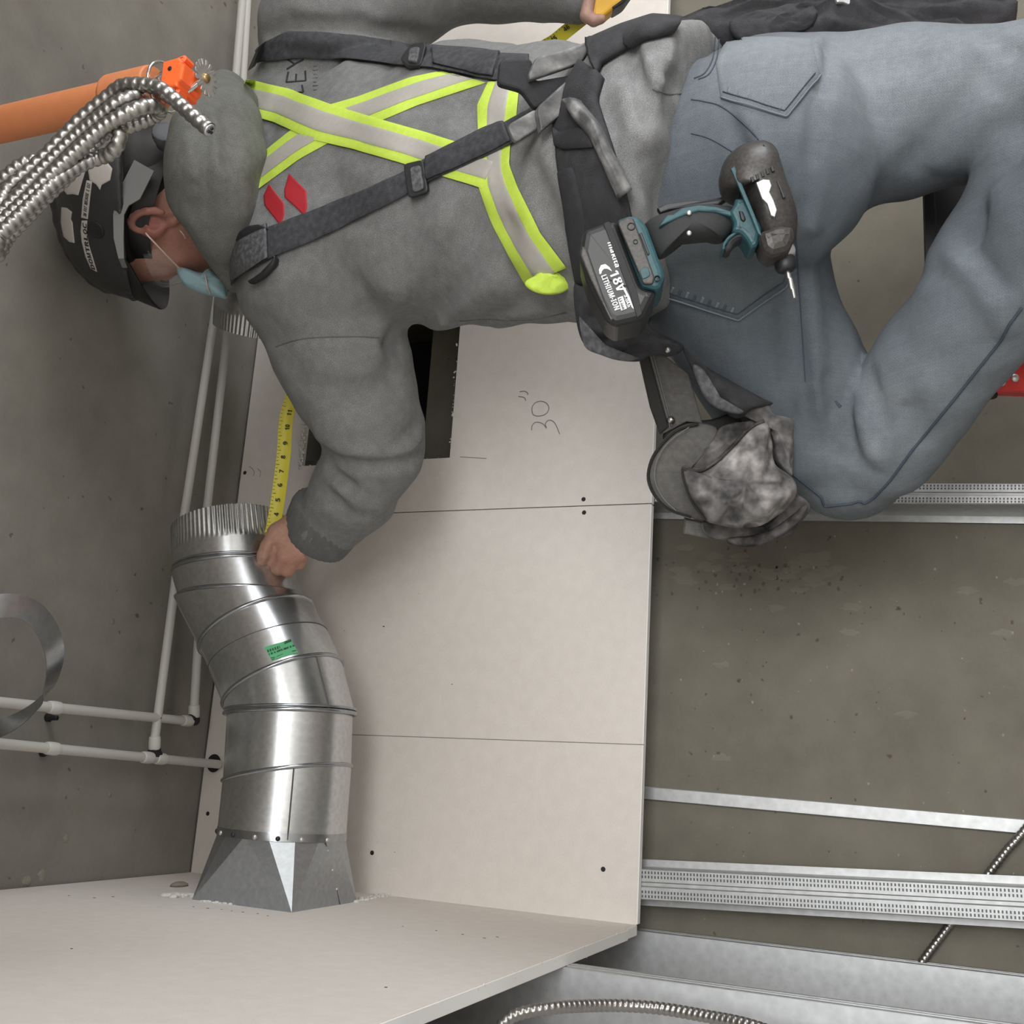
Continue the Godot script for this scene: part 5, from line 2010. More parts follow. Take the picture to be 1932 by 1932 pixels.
func hard_hat() -> void:
	var t := thing("hard_hat", "dark grey hard hat with torn pale stickers on the man's head", "hard hat", hp(0, -0.01, -0.02))
	var f := Fld.new(hq(0, 0.05, -0.01) - Vector3.ONE * 0.21, hq(0, 0.05, -0.01) + Vector3.ONE * 0.21, 0.0042)
	f.ebone(hq(0, 0.022, -0.055), hq(0, 0.022, 0.02), Vector2(0.124, 0.124), Vector2(0.119, 0.12), HL, 0.01)
	for l in [-0.034, 0.0, 0.034]:
		var arc := []
		for k in 13:
			var a := lerpf(0.45, PI - 0.5, k / 12.0)
			arc.append(hq(l, 0.022 + sin(a) * 0.117 * sqrt(1.0 - pow(l / 0.14, 2)), -0.018 + cos(a) * 0.152))
		for k in 12:
			f.bone(arc[k], arc[k + 1], 0.0085, 0.0085, 0.012)
	f.ebone(hq(0, 0.02, -0.055), hq(0, 0.02, 0.02), Vector2(0.112, 0.108), Vector2(0.107, 0.104), HL, 0.003, true)
	plane_cut(f, hq(0, 0.024, 0), hq(0, 0, 0) - hq(0, 1, 0), 0.002)
	var rim := []
	for k in 49:
		var a := TAU * k / 48
		rim.append(hq(cos(a) * 0.1245, 0.027, -0.018 + sin(a) * 0.1575))
	for k in 48:
		f.bone(rim[k], rim[k + 1], 0.0042, 0.0042, 0.004)
	put(f.nets(), "shell", M.helmet, t)
	# peak over the eyes
	var g := Geo.new()
	var rr := []
	for k in 25:
		var a := lerpf(0.28, PI - 0.28, k / 24.0)
		var w := pow(sin(PI * k / 24.0), 0.7)
		var inn := hq(cos(a) * 0.123, 0.029, -0.018 + sin(a) * 0.156)
		var out := hq(cos(a) * (0.125 + 0.004 * w), 0.027 - 0.045 * w, -0.018 + sin(a) * 0.159 + 0.014 * w)
		var th := HU * 0.0022
		rr.append([inn + th, inn.lerp(out, 0.6) + th * 1.2, out + th * 0.8, out - th * 0.8, inn.lerp(out, 0.6) - th, inn - th])
	g.loft(rr)
	put(g, "peak", M.black_plastic, t)
	# rain edge
	g = Geo.new()
	g.tube(rim, 0.0034, 8, false)
	put(g, "rim_edge", M.helmet_trim, t)
	# suspension: sweatband, nape strap and ratchet knob
	g = Geo.new()
	rr = []
	for k in 41:
		var a := TAU * k / 40
		var drop := -0.03 * clampf(-sin(a), 0.0, 1.0)
		var c0 := hq(cos(a) * 0.09, 0.022 + drop, -0.018 + sin(a) * 0.108)
		var c1 := hq(cos(a) * 0.088, -0.008 + drop, -0.018 + sin(a) * 0.105)
		var i0 := hq(cos(a) * 0.087, 0.022 + drop, -0.018 + sin(a) * 0.105)
		var i1 := hq(cos(a) * 0.085, -0.008 + drop, -0.018 + sin(a) * 0.102)
		rr.append([c0, c1, i1, i0])
	g.loft(rr, true, false, false)
	put(g, "sweatband", M.black_plastic, t)
	g = Geo.new()
	var ea := [[231, 505, 1.63], [224, 488, 1.605], [215, 450, 1.605], [214, 405, 1.605], [220, 378, 1.605], [232, 345, 1.605], [254, 302, 1.605]]
	var eb := [[240, 505, 1.63], [234, 488, 1.605], [233, 450, 1.605], [234, 406, 1.605], [243, 388, 1.605], [264, 376, 1.605], [291, 323, 1.605]]
	rr = []
	for k in ea.size():
		var q := P(ea[k][0], ea[k][1], ea[k][2])
		var r := P(eb[k][0], eb[k][1], eb[k][2])
		var n := AF * 0.0012
		rr.append([q + n, r + n, r - n, q - n])
	var fg := Geo.new()
	fg.loft(rr)
	g.flat_from(fg)
	put(g, "nape_strap", M.helmet_strap, t)
	g = Geo.new()
	rr = []
	for k in 9:
		var a := lerpf(-2.35, -0.8, k / 8.0)
		var q := hq(cos(a) * 0.098, -0.055, -0.022 + sin(a) * 0.118)
		var r := hq(cos(a) * 0.094, -0.09, -0.022 + sin(a) * 0.112)
		var n := (HL * cos(a) + HF * sin(a)) * 0.004
		rr.append([q + n, r + n, r - n, q - n])
	g.loft(rr)
	put(g, "ratchet_band", M.black_plastic, t)
	var kc := P(312, 258, 1.61)
	var kd := (-HF * 0.8 + HL * 0.5 - HU * 0.25).normalized()
	g = Geo.new()
	var e1 := kd.cross(HU).normalized()
	var e2 := kd.cross(e1)
	rr = []
	for lv in [[-0.016, 0.8], [-0.004, 0.9], [0.0, 1.0], [0.010, 1.0], [0.0125, 0.9], [0.013, 0.5]]:
		var r := []
		for k in 48:
			var a := TAU * k / 48
			var q: float = 0.0185 * lv[1] * (1.0 + (0.03 * sin(a * 16.0) if lv[0] >= 0.0 and lv[0] < 0.011 else 0.0))
			r.append(kc + kd * lv[0] + (e1 * cos(a) + e2 * sin(a)) * q)
		rr.append(r)
	g.loft(rr)
	put(g, "ratchet_knob", M.knob, t)
	# stickers and print
	put(patch(f, [167, 322, 180, 304, 200, 303, 212, 318, 208, 340, 192, 349, 189, 358, 182, 348, 170, 340], 0.0012, 5, 4), "round_sticker", M.sticker, t)
	put(patch(f, [130, 330, 166, 308, 156, 340, 148, 368, 138, 366, 128, 367, 119, 356, 122, 345], 0.0012, 5, 4), "torn_sticker", M.sticker, t)
	put(patch(f, [117, 391, 126, 392, 136, 400, 134, 414, 137, 420, 139, 440, 141, 458, 132, 456, 121, 446, 116, 420], 0.0012, 5, 4), "torn_sticker", M.sticker, t)
	var st := put(patch(f, [164, 340, 174, 342, 170, 376, 166, 413, 154, 410, 157, 374], 0.0012, 5, 4), "text_sticker", M.sticker, t)
	var s2 := put(patch(f, [155, 416, 165, 416, 164, 440, 168, 462, 176, 488, 183, 512, 172, 506, 162, 484, 155, 456, 153, 436], 0.0012, 5, 4), "name_sticker", M.sticker, t)
	letters(f, "IM FAT BECAUSE I EAT", [[164, 409], [167, 376], [172, 346]], 6.5, M.sticker_text, st, true)
	letters(f, "DOMTRLOC", [[181, 508], [173, 484], [167, 455], [164, 420]], 8.5, M.black_plastic, s2, false)
	var sl := hitp(f, 181, 434, 1.7)
	g = Geo.new()
	rr = []
	var sn: Vector3 = sl[1]
	e1 = sn.cross(HU).normalized()
	e2 = sn.cross(e1)
	for lv in [[0.0, 1.05], [0.0016, 1.0], [0.0018, 0.85], [0.0004, 0.7]]:
		var r := []
		for k in 28:
			r.append((sl[0] as Vector3) + sn * lv[0] + (e1 * cos(TAU * k / 28) + e2 * sin(TAU * k / 28)) * 0.0128 * lv[1])
		rr.append(r)
	g.loft(rr, true, false, true)
	put(g, "slot_plug", M.black_plastic, t, false)

func letters(f: Fld, txt: String, path: Array, h: float, m: Material, parent: Node, flip: bool) -> void:
	# letters set one by one along a curved surface
	var line := []
	for q in path:
		line.append(Vector2(q[0], q[1]))
	line = along(bez2(line, 6), txt.length())
	for k in txt.length():
		if txt[k] == " ":
			continue
		var a: Vector2 = line[k]
		var b: Vector2 = line[k + 1]
		var ha := hitp(f, a.x, a.y, 1.7)
		var hb := hitp(f, b.x, b.y, 1.7)
		var n: Vector3 = (ha[1] + hb[1]).normalized()
		var lift := n * 0.0015
		var r: Vector3 = (hb[0] - ha[0])
		var d: float = ha[2]
		words(parent, "letter", txt[k], ha[0] + lift, (ha[0] as Vector3) + r * 0.85 + lift, h * d / FL, n.cross(r), m, true, 0.0004)

func face_wear() -> void:
	var t := thing("face_mask", "pale blue disposable face mask over the man's nose and chin", "face mask", P(380, 530, 1.74))
	var n := FastNoiseLite.new()
	n.seed = 2
	n.frequency = 40.0
	var o := P(372, 528, 1.715)
	put(cushion([334, 506, 350, 506, 372, 514, 388, 516, 397, 508, 410, 520, 424, 530, 426, 548, 424, 561, 404, 558, 380, 553, 358, 545, 342, 530], o, -AF, 0.022, 0.045, n, 0.006, 4), "panel", M.mask_blue, t)
	var g := Geo.new()
	g.tube(bez([P(386, 517, 1.687), P(389, 528, 1.684), P(391, 540, 1.686), P(396, 554, 1.70)]), 0.0012, 6)
	put(g, "fold", M.mask_cord, t)
	g = Geo.new()
	g.tube(bez([P(275, 440, 1.635), P(281, 447, 1.63), P(308, 475, 1.645), P(340, 508, 1.69)]), 0.0014, 6)
	put(g, "ear_loop", M.mask_cord, t)
	g = Geo.new()
	g.tube(bez([P(340, 435, 1.64), P(346, 442, 1.64), P(350, 450, 1.65)]), 0.0012, 6)
	put(g, "ear_loop", M.mask_cord, t)
	t = thing("safety_glasses", "clear safety glasses between helmet peak and face mask", "glasses", hp(0, -0.015, 0.1))
	g = Geo.new()
	var rr := []
	for k in 25:
		var a := lerpf(-0.35, PI + 0.35, k / 24.0)
		var r := []
		for v in 7:
			var y := lerpf(0.014, -0.038, v / 6.0)
			var b := 1.0 - 0.12 * pow(v / 6.0, 2.0)
			r.append(hp(cos(a) * 0.078 * b, y, 0.055 + sin(a) * 0.064 * b))
		rr.append(r)
	g.loft(rr, false)
	put(g, "lens", M.lens, t, false)
	for s in [-1.0, 1.0]:
		g = Geo.new()
		g.tube(bez([hp(0.074 * s, 0.004, 0.04), hp(0.079 * s, 0.004, 0.015), hp(0.081 * s, 0.006, -0.02)]), 0.0022, 8)
		put(g, "temple_arm", M.lens, t)

# ------------------------------------------------------------------ suspenders, belt and pouches
func buckle_on(f: Fld, poly: Array, inner: Array, parent: Node, lift: float) -> void:
	var c := Vector2()
	for q in v2s(poly):
		c += q
	c /= poly.size() / 2.0
	var h := hitp(f, c.x, c.y, 1.5)
	var n: Vector3 = (h[1] * 0.7 - AF * 0.3).normalized()
	var o: Vector3 = (h[0] as Vector3) + n * lift
	var g := Geo.new()
	slab(g, pixels_round(poly, o, n), n, 0.005, 0.0018, 3)
	put(g, "buckle", M.buckle, parent)
	g = Geo.new()
	slab(g, pixels_round(inner, o + n * 0.0035, n), n, 0.005, 0.002, 3)
	put(g, "buckle_bar", M.leather_pad, parent)

func pixels_round(a: Array, o: Vector3, n: Vector3) -> Array:
	# rounds the corners of an outline before setting it on its plane
	var v := v2s(a)
	var out := []
	for k in v.size():
		var p: Vector2 = v[(k - 1 + v.size()) % v.size()]
		var c: Vector2 = v[k]
		var q: Vector2 = v[(k + 1) % v.size()]
		var r := minf(minf(c.distance_to(p), c.distance_to(q)) * 0.3, 9.0)
		var p0 := c + (p - c).normalized() * r
		var p1 := c + (q - c).normalized() * r
		for s in 4:
			var t := s / 3.0
			var e := p0.lerp(c, t).lerp(c.lerp(p1, t), t)
			out.append(PN(e.x, e.y, o, n))
	return out

func belt() -> void:
	var t := thing("tool_belt", "black padded tool belt with worn shoulder straps over the hoodie", "tool belt", P(1120, 300, 1.36))
	var f := hf
	# belt round the waist
	put(ribbon(f, [1098, 120, 1070, 170, 1046, 240, 1054, 300, 1068, 360, 1080, 414, 1088, 500, 1094, 590], [1142, 150, 1130, 190, 1146, 240, 1166, 300, 1187, 381, 1200, 440, 1214, 520, 1224, 600], 0.012, 0.011, 40, 8, 3), "waist_pad", M.black_cloth, t)
	put(ribbon(f, [1112, 82, 1124, 83, 1180, 62, 1238, 46, 1280, 52], [1132, 146, 1140, 126, 1176, 104, 1219, 82, 1268, 70], 0.016, 0.012, 30, 6, 3), "waist_pad", M.black_cloth, t)
	put(ribbon(f, [1052, 254, 1090, 250, 1128, 246], [1058, 290, 1094, 288, 1132, 284], 0.018, 0.006, 14, 4), "keeper", M.webbing_dark, t)
	put(ribbon(f, [1066, 330, 1076, 390, 1084, 450, 1092, 520], [1096, 318, 1110, 380, 1120, 440, 1128, 520], 0.0155, 0.006, 26, 4), "waist_webbing", M.webbing_dark, t)
	put(ribbon(f, [1087, 204, 1118, 252, 1150, 310, 1176, 372], [1110, 196, 1142, 244, 1174, 300, 1193, 356], 0.026, 0.015, 24, 5, 3), "leather_roll", M.leather_worn, t)
	# straps from the shoulders to the small of the back
	var left_a := [426, 478, 454, 460, 503, 435, 578, 406, 665, 371, 756, 331, 810, 300, 880, 268, 955, 236, 1012, 206]
	var left_b := [432, 552, 454, 524, 524, 484, 600, 453, 648, 431, 756, 376, 810, 346, 890, 312, 971, 273, 1020, 240]
	put(ribbon(f, left_a, left_b, 0.0075, 0.003, 70, 6, 4), "shoulder_strap", M.webbing, t)
	var right_a := [487, 96, 500, 84, 545, 66, 600, 67, 665, 72, 764, 83, 831, 93, 900, 101, 947, 108, 1000, 110]
	var right_b := [470, 136, 492, 120, 574, 111, 630, 114, 690, 120, 756, 128, 814, 133, 880, 146, 938, 157, 996, 152]
	put(ribbon(f, right_a, right_b, 0.0075, 0.003, 70, 6, 4), "shoulder_strap", M.webbing, t)
	# doubled webbing below the adjusters
	put(ribbon(f, [812, 299, 880, 267, 950, 238, 958, 236], [812, 344, 890, 309, 968, 272, 972, 270], 0.0125, 0.0045, 30, 5, 3), "strap_overlap", M.webbing, t)
	put(ribbon(f, [818, 97, 870, 101, 947, 110], [818, 130, 870, 142, 934, 153], 0.0125, 0.0045, 26, 5, 3), "strap_overlap", M.webbing, t)
	put(ribbon(f, [452, 459, 480, 444, 510, 428], [448, 530, 482, 508, 512, 490], 0.013, 0.005, 14, 5, 3), "strap_pad", M.leather_pad, t)
	put(ribbon(f, [456, 444, 476, 432, 496, 430, 508, 436], [458, 462, 480, 452, 502, 442, 512, 438], 0.013, 0.01, 12, 4, 2), "adjuster", M.buckle, t)
	put(ribbon(f, [480, 528, 500, 515, 522, 492, 524, 486], [486, 536, 506, 524, 526, 502, 528, 490], 0.013, 0.01, 12, 4, 2), "adjuster", M.buckle, t)
	buckle_on(f, [760, 309, 798, 300, 808, 362, 770, 374], [772, 316, 792, 310, 800, 356, 778, 363], t, 0.016)
	buckle_on(f, [774, 82, 800, 78, 803, 84, 794, 122, 768, 124, 754, 110], [772, 90, 792, 86, 786, 116, 768, 114], t, 0.024)
	# leather ends that gather at the belt
	var q := hitp(f, 1060, 190, 1.4)
	var nn: Vector3 = (-AF * 0.85 - AU * 0.2).normalized()
	for s in [
		[[1012, 203, 1060, 160, 1104, 122, 1108, 122, 1124, 160, 1126, 170, 1080, 200, 1024, 244, 1020, 246], 0.036, 0.012],
		[[998, 140, 1010, 108, 1060, 95, 1112, 76, 1116, 82, 1100, 116, 1060, 130, 1000, 150], 0.024, 0.009],
		[[956, 236, 1012, 204, 1020, 240, 972, 270], 0.014, 0.006]]:
		var o: Vector3 = (q[0] as Vector3) + nn * s[1]
		var g := Geo.new()
		slab(g, pixels_round(s[0], o, nn), nn, s[2], 0.0025, 3)
		put(g, "leather_end", M.leather_worn, t)
	var g2 := Geo.new()
	slab(g2, pixels_round([944, 112, 1004, 110, 1010, 152, 1080, 140, 1108, 118, 1060, 175, 1010, 205, 985, 170, 940, 158], (q[0] as Vector3) + nn * 0.012, nn), nn, 0.01, 0.003, 2)
	put(g2, "back_yoke", M.webbing_dark, t)
	g2 = Geo.new()
	slab(g2, pixels_round([1106, 108, 1118, 84, 1134, 96, 1138, 126, 1126, 150, 1112, 134], (q[0] as Vector3) + nn * 0.008, nn), nn, 0.012, 0.003, 2)
	put(g2, "back_yoke", M.webbing_dark, t)

func pouches() -> void:
	var n := FastNoiseLite.new()
	n.seed = 12
	n.frequency = 26.0
	n.fractal_octaves = 2
	var fine := FastNoiseLite.new()
	fine.seed = 14
	fine.frequency = 60.0
	var t := thing("tool_pouch", "large grey suede tool pouch with webbing side hanging at the man's hip", "tool pouch", P(1390, 980, 1.43))
	var nrm := (-AF * 0.96 + AR * -0.2).normalized()
	# webbing panel that hangs from the belt
	var o := P(1270, 740, 1.39)
	var g := Geo.new()
	slab(g, pixels([1204, 664, 1256, 672, 1300, 706, 1318, 770, 1326, 800, 1296, 796, 1254, 818, 1246, 820, 1228, 770], o, nrm), nrm, 0.012, 0.002, 2)
	put(g, "hanging_panel", M.canvas_dark, t)
	g = Geo.new()
	slab(g, pixels([1204, 664, 1224, 667, 1244, 740, 1262, 806, 1246, 820, 1228, 770], o - nrm * -0.003, nrm), nrm, 0.01, 0.002, 2)
	put(g, "edge_binding", M.piping, t)
	for l in [[1227, 668, 1247, 740, 1265, 808], [1232, 668, 1251, 740, 1268, 804]]:
		g = Geo.new()
		g.tube(pixels(l, o + nrm * 0.0035, nrm), 0.0006, 5)
		put(g, "stitching", M.helmet_strap, t)
	# loose leather flap along the thigh
	put(cushion([1288, 656, 1330, 690, 1385, 722, 1440, 752, 1458, 762, 1420, 772, 1388, 790, 1340, 752, 1310, 706], P(1370, 730, 1.355), nrm, 0.012, 0.02, n, 0.008, 4), "leather_flap", M.black_cloth, t)
	put(cushion([1306, 690, 1330, 700, 1352, 748, 1390, 772, 1404, 776, 1392, 782, 1356, 772, 1328, 748], P(1350, 745, 1.342), nrm, 0.007, 0.01, n, 0.004, 4), "leather_tongue", M.leather_pad, t)
	# the dark mouth, then the back wall of the bag, then the front pocket
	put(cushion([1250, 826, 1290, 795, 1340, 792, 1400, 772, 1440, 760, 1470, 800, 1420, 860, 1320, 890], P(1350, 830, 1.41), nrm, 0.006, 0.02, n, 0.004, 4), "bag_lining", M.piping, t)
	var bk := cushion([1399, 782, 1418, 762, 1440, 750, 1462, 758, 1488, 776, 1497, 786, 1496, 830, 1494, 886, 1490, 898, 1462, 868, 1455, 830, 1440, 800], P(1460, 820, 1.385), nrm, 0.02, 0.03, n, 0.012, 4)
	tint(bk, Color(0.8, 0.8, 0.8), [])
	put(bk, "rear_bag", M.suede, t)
	var side := cushion([1220, 905, 1226, 868, 1246, 836, 1276, 808, 1312, 798, 1352, 806, 1346, 832, 1308, 866, 1294, 884, 1298, 930, 1316, 962, 1340, 986, 1300, 976, 1262, 964, 1234, 938], P(1280, 890, 1.402), nrm, 0.016, 0.02, n, 0.003, 4)
	put(side, "webbing_side", M.canvas_dark, t)
	g = Geo.new()
	g.tube(bez(pixels([1318, 800, 1278, 812, 1246, 842, 1228, 872, 1224, 905, 1238, 938, 1264, 962, 1304, 976], P(1270, 890, 1.392), nrm), 6), 0.0016, 6)
	put(g, "piping", M.piping, t)
	g = Geo.new()
	g.tube(bez(pixels([1300, 806, 1262, 834, 1240, 868, 1236, 905, 1250, 938, 1276, 964], P(1270, 890, 1.384), nrm), 6), 0.0007, 6)
	put(g, "stitching", M.helmet_strap, t)
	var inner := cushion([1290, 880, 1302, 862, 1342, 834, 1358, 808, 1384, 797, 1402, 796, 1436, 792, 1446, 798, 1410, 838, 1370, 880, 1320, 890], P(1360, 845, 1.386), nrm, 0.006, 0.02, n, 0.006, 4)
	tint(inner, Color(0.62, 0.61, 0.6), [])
	put(inner, "inner_wall", M.suede, t)
	var front := cushion([1286, 884, 1300, 889, 1322, 889, 1348, 874, 1382, 842, 1412, 810, 1440, 794, 1452, 806, 1454, 826, 1458, 862, 1466, 880, 1494, 900, 1504, 925, 1494, 950, 1464, 975, 1432, 992, 1394, 996, 1346, 988, 1330, 980, 1308, 950, 1294, 920], P(1390, 910, 1.36), nrm, 0.035, 0.05, n, 0.014, 4)
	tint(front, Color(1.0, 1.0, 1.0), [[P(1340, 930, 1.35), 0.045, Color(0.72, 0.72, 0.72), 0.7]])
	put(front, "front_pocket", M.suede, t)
	g = Geo.new()
	g.tube(bez(pixels([1287, 883, 1302, 888, 1322, 888, 1348, 873, 1382, 841, 1412, 809, 1442, 794], P(1390, 910, 1.352), nrm), 6), 0.0022, 8)
	put(g, "pocket_hem", M.suede_hem, t)
	g = Geo.new()
	g.tube(bez(pixels([1287, 885, 1292, 912, 1306, 948, 1332, 982], P(1310, 930, 1.352), nrm), 6), 0.0014, 6)
	put(g, "piping", M.piping, t)
	g = Geo.new()
	var rv := PN(1266, 792, o + nrm * 0.003, nrm)
	g.tube([rv, rv + nrm * 0.002, rv + nrm * 0.004, rv + nrm * 0.0048], [0.0055, 0.0052, 0.0034, 0.001], 16)
	put(g, "rivet", M.rivet, t)
	# second pouch, seen edge-on below the first
	t = thing("tool_pouch", "second suede pouch showing as a pale curved edge under the large one", "tool pouch", P(1420, 1020, 1.45))
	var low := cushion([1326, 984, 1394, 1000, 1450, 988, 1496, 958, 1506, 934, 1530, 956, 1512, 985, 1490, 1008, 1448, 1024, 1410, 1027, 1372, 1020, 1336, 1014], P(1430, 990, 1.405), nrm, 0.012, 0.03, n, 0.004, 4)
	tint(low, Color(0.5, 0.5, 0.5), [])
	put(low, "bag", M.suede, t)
	g = Geo.new()
	g.tube(bez(pixels([1372, 1020, 1412, 1022, 1450, 1012, 1482, 994, 1508, 972, 1522, 952], P(1430, 990, 1.392), nrm), 6), [0.002, 0.004, 0.005, 0.006, 0.0066, 0.007, 0.0072, 0.0074, 0.0075, 0.0075, 0.0075, 0.0075, 0.0075, 0.0075, 0.0075, 0.0075, 0.0074, 0.0074, 0.0073, 0.0072, 0.007, 0.007, 0.0068, 0.0064, 0.006, 0.0056, 0.005, 0.0044, 0.0036, 0.0026, 0.0016], 10)
	put(g, "worn_edge", M.suede_hem, t)
	g = Geo.new()
	slab(g, pixels([1294, 980, 1336, 990, 1380, 996, 1374, 1022, 1330, 1016, 1291, 1008], P(1330, 1000, 1.42), nrm), nrm, 0.014, 0.003, 2)
	put(g, "webbing_tab", M.canvas_dark, t)
	# black leather holster hanging from the belt behind the battery
	t = thing("belt_holster", "crumpled black leather holster on the belt beneath the battery", "holster", P(1150, 640, 1.36))
	put(cushion([1082, 545, 1094, 528, 1120, 560, 1150, 605, 1190, 612, 1212, 600, 1240, 626, 1290, 652, 1270, 672, 1226, 672, 1206, 682, 1166, 680, 1130, 668, 1102, 650, 1088, 610], P(1160, 620, 1.335), nrm, 0.022, 0.04, n, 0.016, 4), "body", M.black_cloth, t)
	put(cushion([1092, 596, 1104, 620, 1140, 648, 1180, 668, 1206, 676, 1180, 682, 1134, 670, 1102, 652], P(1140, 645, 1.31), nrm, 0.006, 0.01, n, 0.006, 4), "flap", M.leather_pad, t)
	g = Geo.new()
	rv = P(1260, 660, 1.315)
	g.tube([rv, rv + nrm * 0.002, rv + nrm * 0.0035], [0.004, 0.0036, 0.001], 12)
	put(g, "rivet", M.rivet, t)
	# long dark bag on his far side
	t = thing("tool_pouch", "long black cloth bag hanging behind the man's other leg", "tool pouch", P(1700, 10, 1.42))
	put(cushion([1250, 62, 1300, 40, 1340, 42, 1389, 24, 1433, 15, 1472, 16, 1530, 0, 1600, -26, 1720, -50, 1850, -40, 1905, -10, 1914, 30, 1916, 80, 1840, 110, 1600, 120, 1400, 120, 1300, 100], P(1600, 30, 1.39), (-AF * 0.97 + AR * 0.2).normalized(), 0.05, 0.06, n, 0.024, 4), "bag", M.black_cloth, t)
	put(cushion([1376, 42, 1430, 22, 1500, 12, 1540, 20, 1530, 50, 1470, 72, 1400, 76], P(1460, 40, 1.335), (-AF * 0.97 + AR * 0.2).normalized(), 0.012, 0.02, fine, 0.008, 4), "front_pocket", M.black_cloth, t)
	g = Geo.new()
	slab(g, pixels([1574, -8, 1618, -8, 1619, 5, 1604, 9, 1592, 4, 1580, 4], P(1596, 0, 1.33), -AF), -AF, 0.006, 0.002, 2)
	put(g, "metal_clip", M.foil, t)

# ------------------------------------------------------------------ impact driver
func driver() -> void:
	var o := P(1290, 440, 1.135)
	var n := (-AF * 0.985 + AR * 0.12 + AU * 0.08).normalized()
	var t := thing("impact_driver", "teal and black cordless impact driver hanging battery up at the man's hip", "impact driver", o)
	var plate := func(called: String, px: Array, lift: float, th: float, bev: float, m: Material, par: Node, rounded := true) -> MeshInstance3D:
		var g := Geo.new()
		slab(g, pixels_round(px, o + n * lift, n) if rounded else pixels(px, o + n * lift, n), n, th, bev, 3, true)
		return put(g, called, m, par)
	var bat = plate.call("battery", [1100, 432, 1140, 417, 1163, 414, 1211, 540, 1240, 548, 1214, 600, 1187, 607, 1160, 613, 1142, 601, 1106, 529, 1092, 480], 0.014, 0.072, 0.009, M.battery, t)
	plate.call("battery_ridge", [1098, 462, 1108, 470, 1146, 580, 1158, 604, 1150, 602, 1112, 524, 1094, 480], 0.0165, 0.02, 0.0022, M.tool_dark, bat)
	plate.call("battery_lip", [1138, 421, 1150, 417, 1203, 552, 1212, 592, 1202, 600, 1190, 560], 0.0152, 0.02, 0.001, M.grip, bat)
	plate.call("battery_foot", [1163, 413, 1187, 404, 1207, 407, 1221, 424, 1252, 508, 1255, 522, 1247, 541, 1238, 546, 1213, 540, 1209, 534], 0.017, 0.07, 0.007, M.teal, t)
	plate.call("foot_band", [1164, 418, 1184, 409, 1196, 412, 1236, 524, 1232, 536, 1214, 536], 0.0185, 0.02, 0.002, M.tool_dark, t)
	plate.call("foot_slot", [1206, 440, 1211, 438, 1226, 478, 1222, 482], 0.0186, 0.01, 0.0008, M.black_plastic, t)
	plate.call("foot_tab", [1206, 508, 1222, 502, 1228, 520, 1212, 528], 0.0195, 0.01, 0.001, M.teal, t)
	for h in [[1191, 427, 6.0], [1199, 456, 3.5], [1240, 525, 4.6]]:
		var c := PN(h[0], h[1], o + n * 0.0192, n)
		var g := Geo.new()
		var e1 := n.cross(Vector3.UP).normalized()
		var e2 := n.cross(e1)
		var rr := []
		for lv in [[1.3, 0.0], [1.15, 0.0007], [1.0, 0.0002], [0.9, -0.004]]:
			var r := []
			for a in 20:
				r.append(c + (e1 * cos(TAU * a / 20) + e2 * sin(TAU * a / 20)) * h[2] * lv[0] * 0.00055 + n * lv[1])
			rr.append(r)
		g.loft(rr, true, false, true)
		put(g, "screw_hole", M.black_plastic, t, false)
	# grip: dark rubber between the foot and the housing
	var grip := Geo.new()
	grip = cushion([1215, 430, 1232, 412, 1262, 402, 1300, 391, 1330, 388, 1362, 390, 1388, 396, 1390, 424, 1380, 440, 1364, 456, 1350, 452, 1300, 456, 1268, 462, 1248, 486, 1236, 480], o + n * -0.008, n, 0.02, 0.022, null, 0.0, 4)
	put(grip, "grip", M.grip, t)
	plate.call("grip_ridge", [1244, 427, 1252, 413, 1259, 405, 1270, 404, 1286, 392, 1318, 386, 1353, 390, 1384, 399, 1380, 408, 1351, 400, 1318, 398, 1291, 406, 1266, 417], 0.013, 0.02, 0.002, M.teal, t, false)
	plate.call("neck", [1376, 398, 1386, 384, 1388, 372, 1410, 372, 1422, 396, 1440, 430, 1430, 463, 1418, 468, 1408, 450, 1398, 438, 1382, 436, 1386, 420], 0.016, 0.042, 0.006, M.teal, t)
	plate.call("trigger_guard", [1362, 470, 1364, 458, 1374, 444, 1388, 436, 1391, 440, 1378, 450, 1369, 462, 1368, 470], 0.012, 0.03, 0.002, M.teal, t)
	plate.call("trigger", [1366, 468, 1374, 450, 1388, 440, 1404, 438, 1408, 444, 1392, 452, 1384, 460, 1380, 470, 1372, 474], 0.01, 0.026, 0.004, M.grip, t)
	plate.call("direction_switch", [1394, 396, 1402, 398, 1408, 412, 1404, 418, 1398, 414], 0.0185, 0.008, 0.002, M.black_plastic, t)
	for s in [[1300, 402], [1300, 440], [1419, 430]]:
		var c := PN(s[0], s[1], o + n * 0.0125, n)
		var g := Geo.new()
		g.tube([c, c + n * 0.001, c + n * 0.0016], [0.0028, 0.0026, 0.0012], 12)
		put(g, "screw", M.zinc, t)
	# motor housing
	var hs := cushion([1358, 330, 1368, 302, 1398, 278, 1438, 270, 1462, 284, 1472, 312, 1484, 350, 1500, 396, 1504, 430, 1496, 464, 1458, 478, 1434, 456, 1420, 410, 1404, 366, 1388, 372, 1364, 366, 1356, 348], o + n * -0.006, n, 0.036, 0.036, null, 0.0, 4)
	put(hs, "motor_housing", M.tool_dark, t)
	plate.call("housing_seam", [1379, 318, 1386, 312, 1424, 404, 1438, 446, 1430, 440, 1414, 400], 0.0235, 0.004, 0.0012, M.teal, t, false)
	plate.call("rear_band", [1440, 272, 1460, 284, 1474, 330, 1482, 356, 1474, 352, 1462, 316, 1448, 286], 0.0225, 0.006, 0.0015, M.teal, t, false)
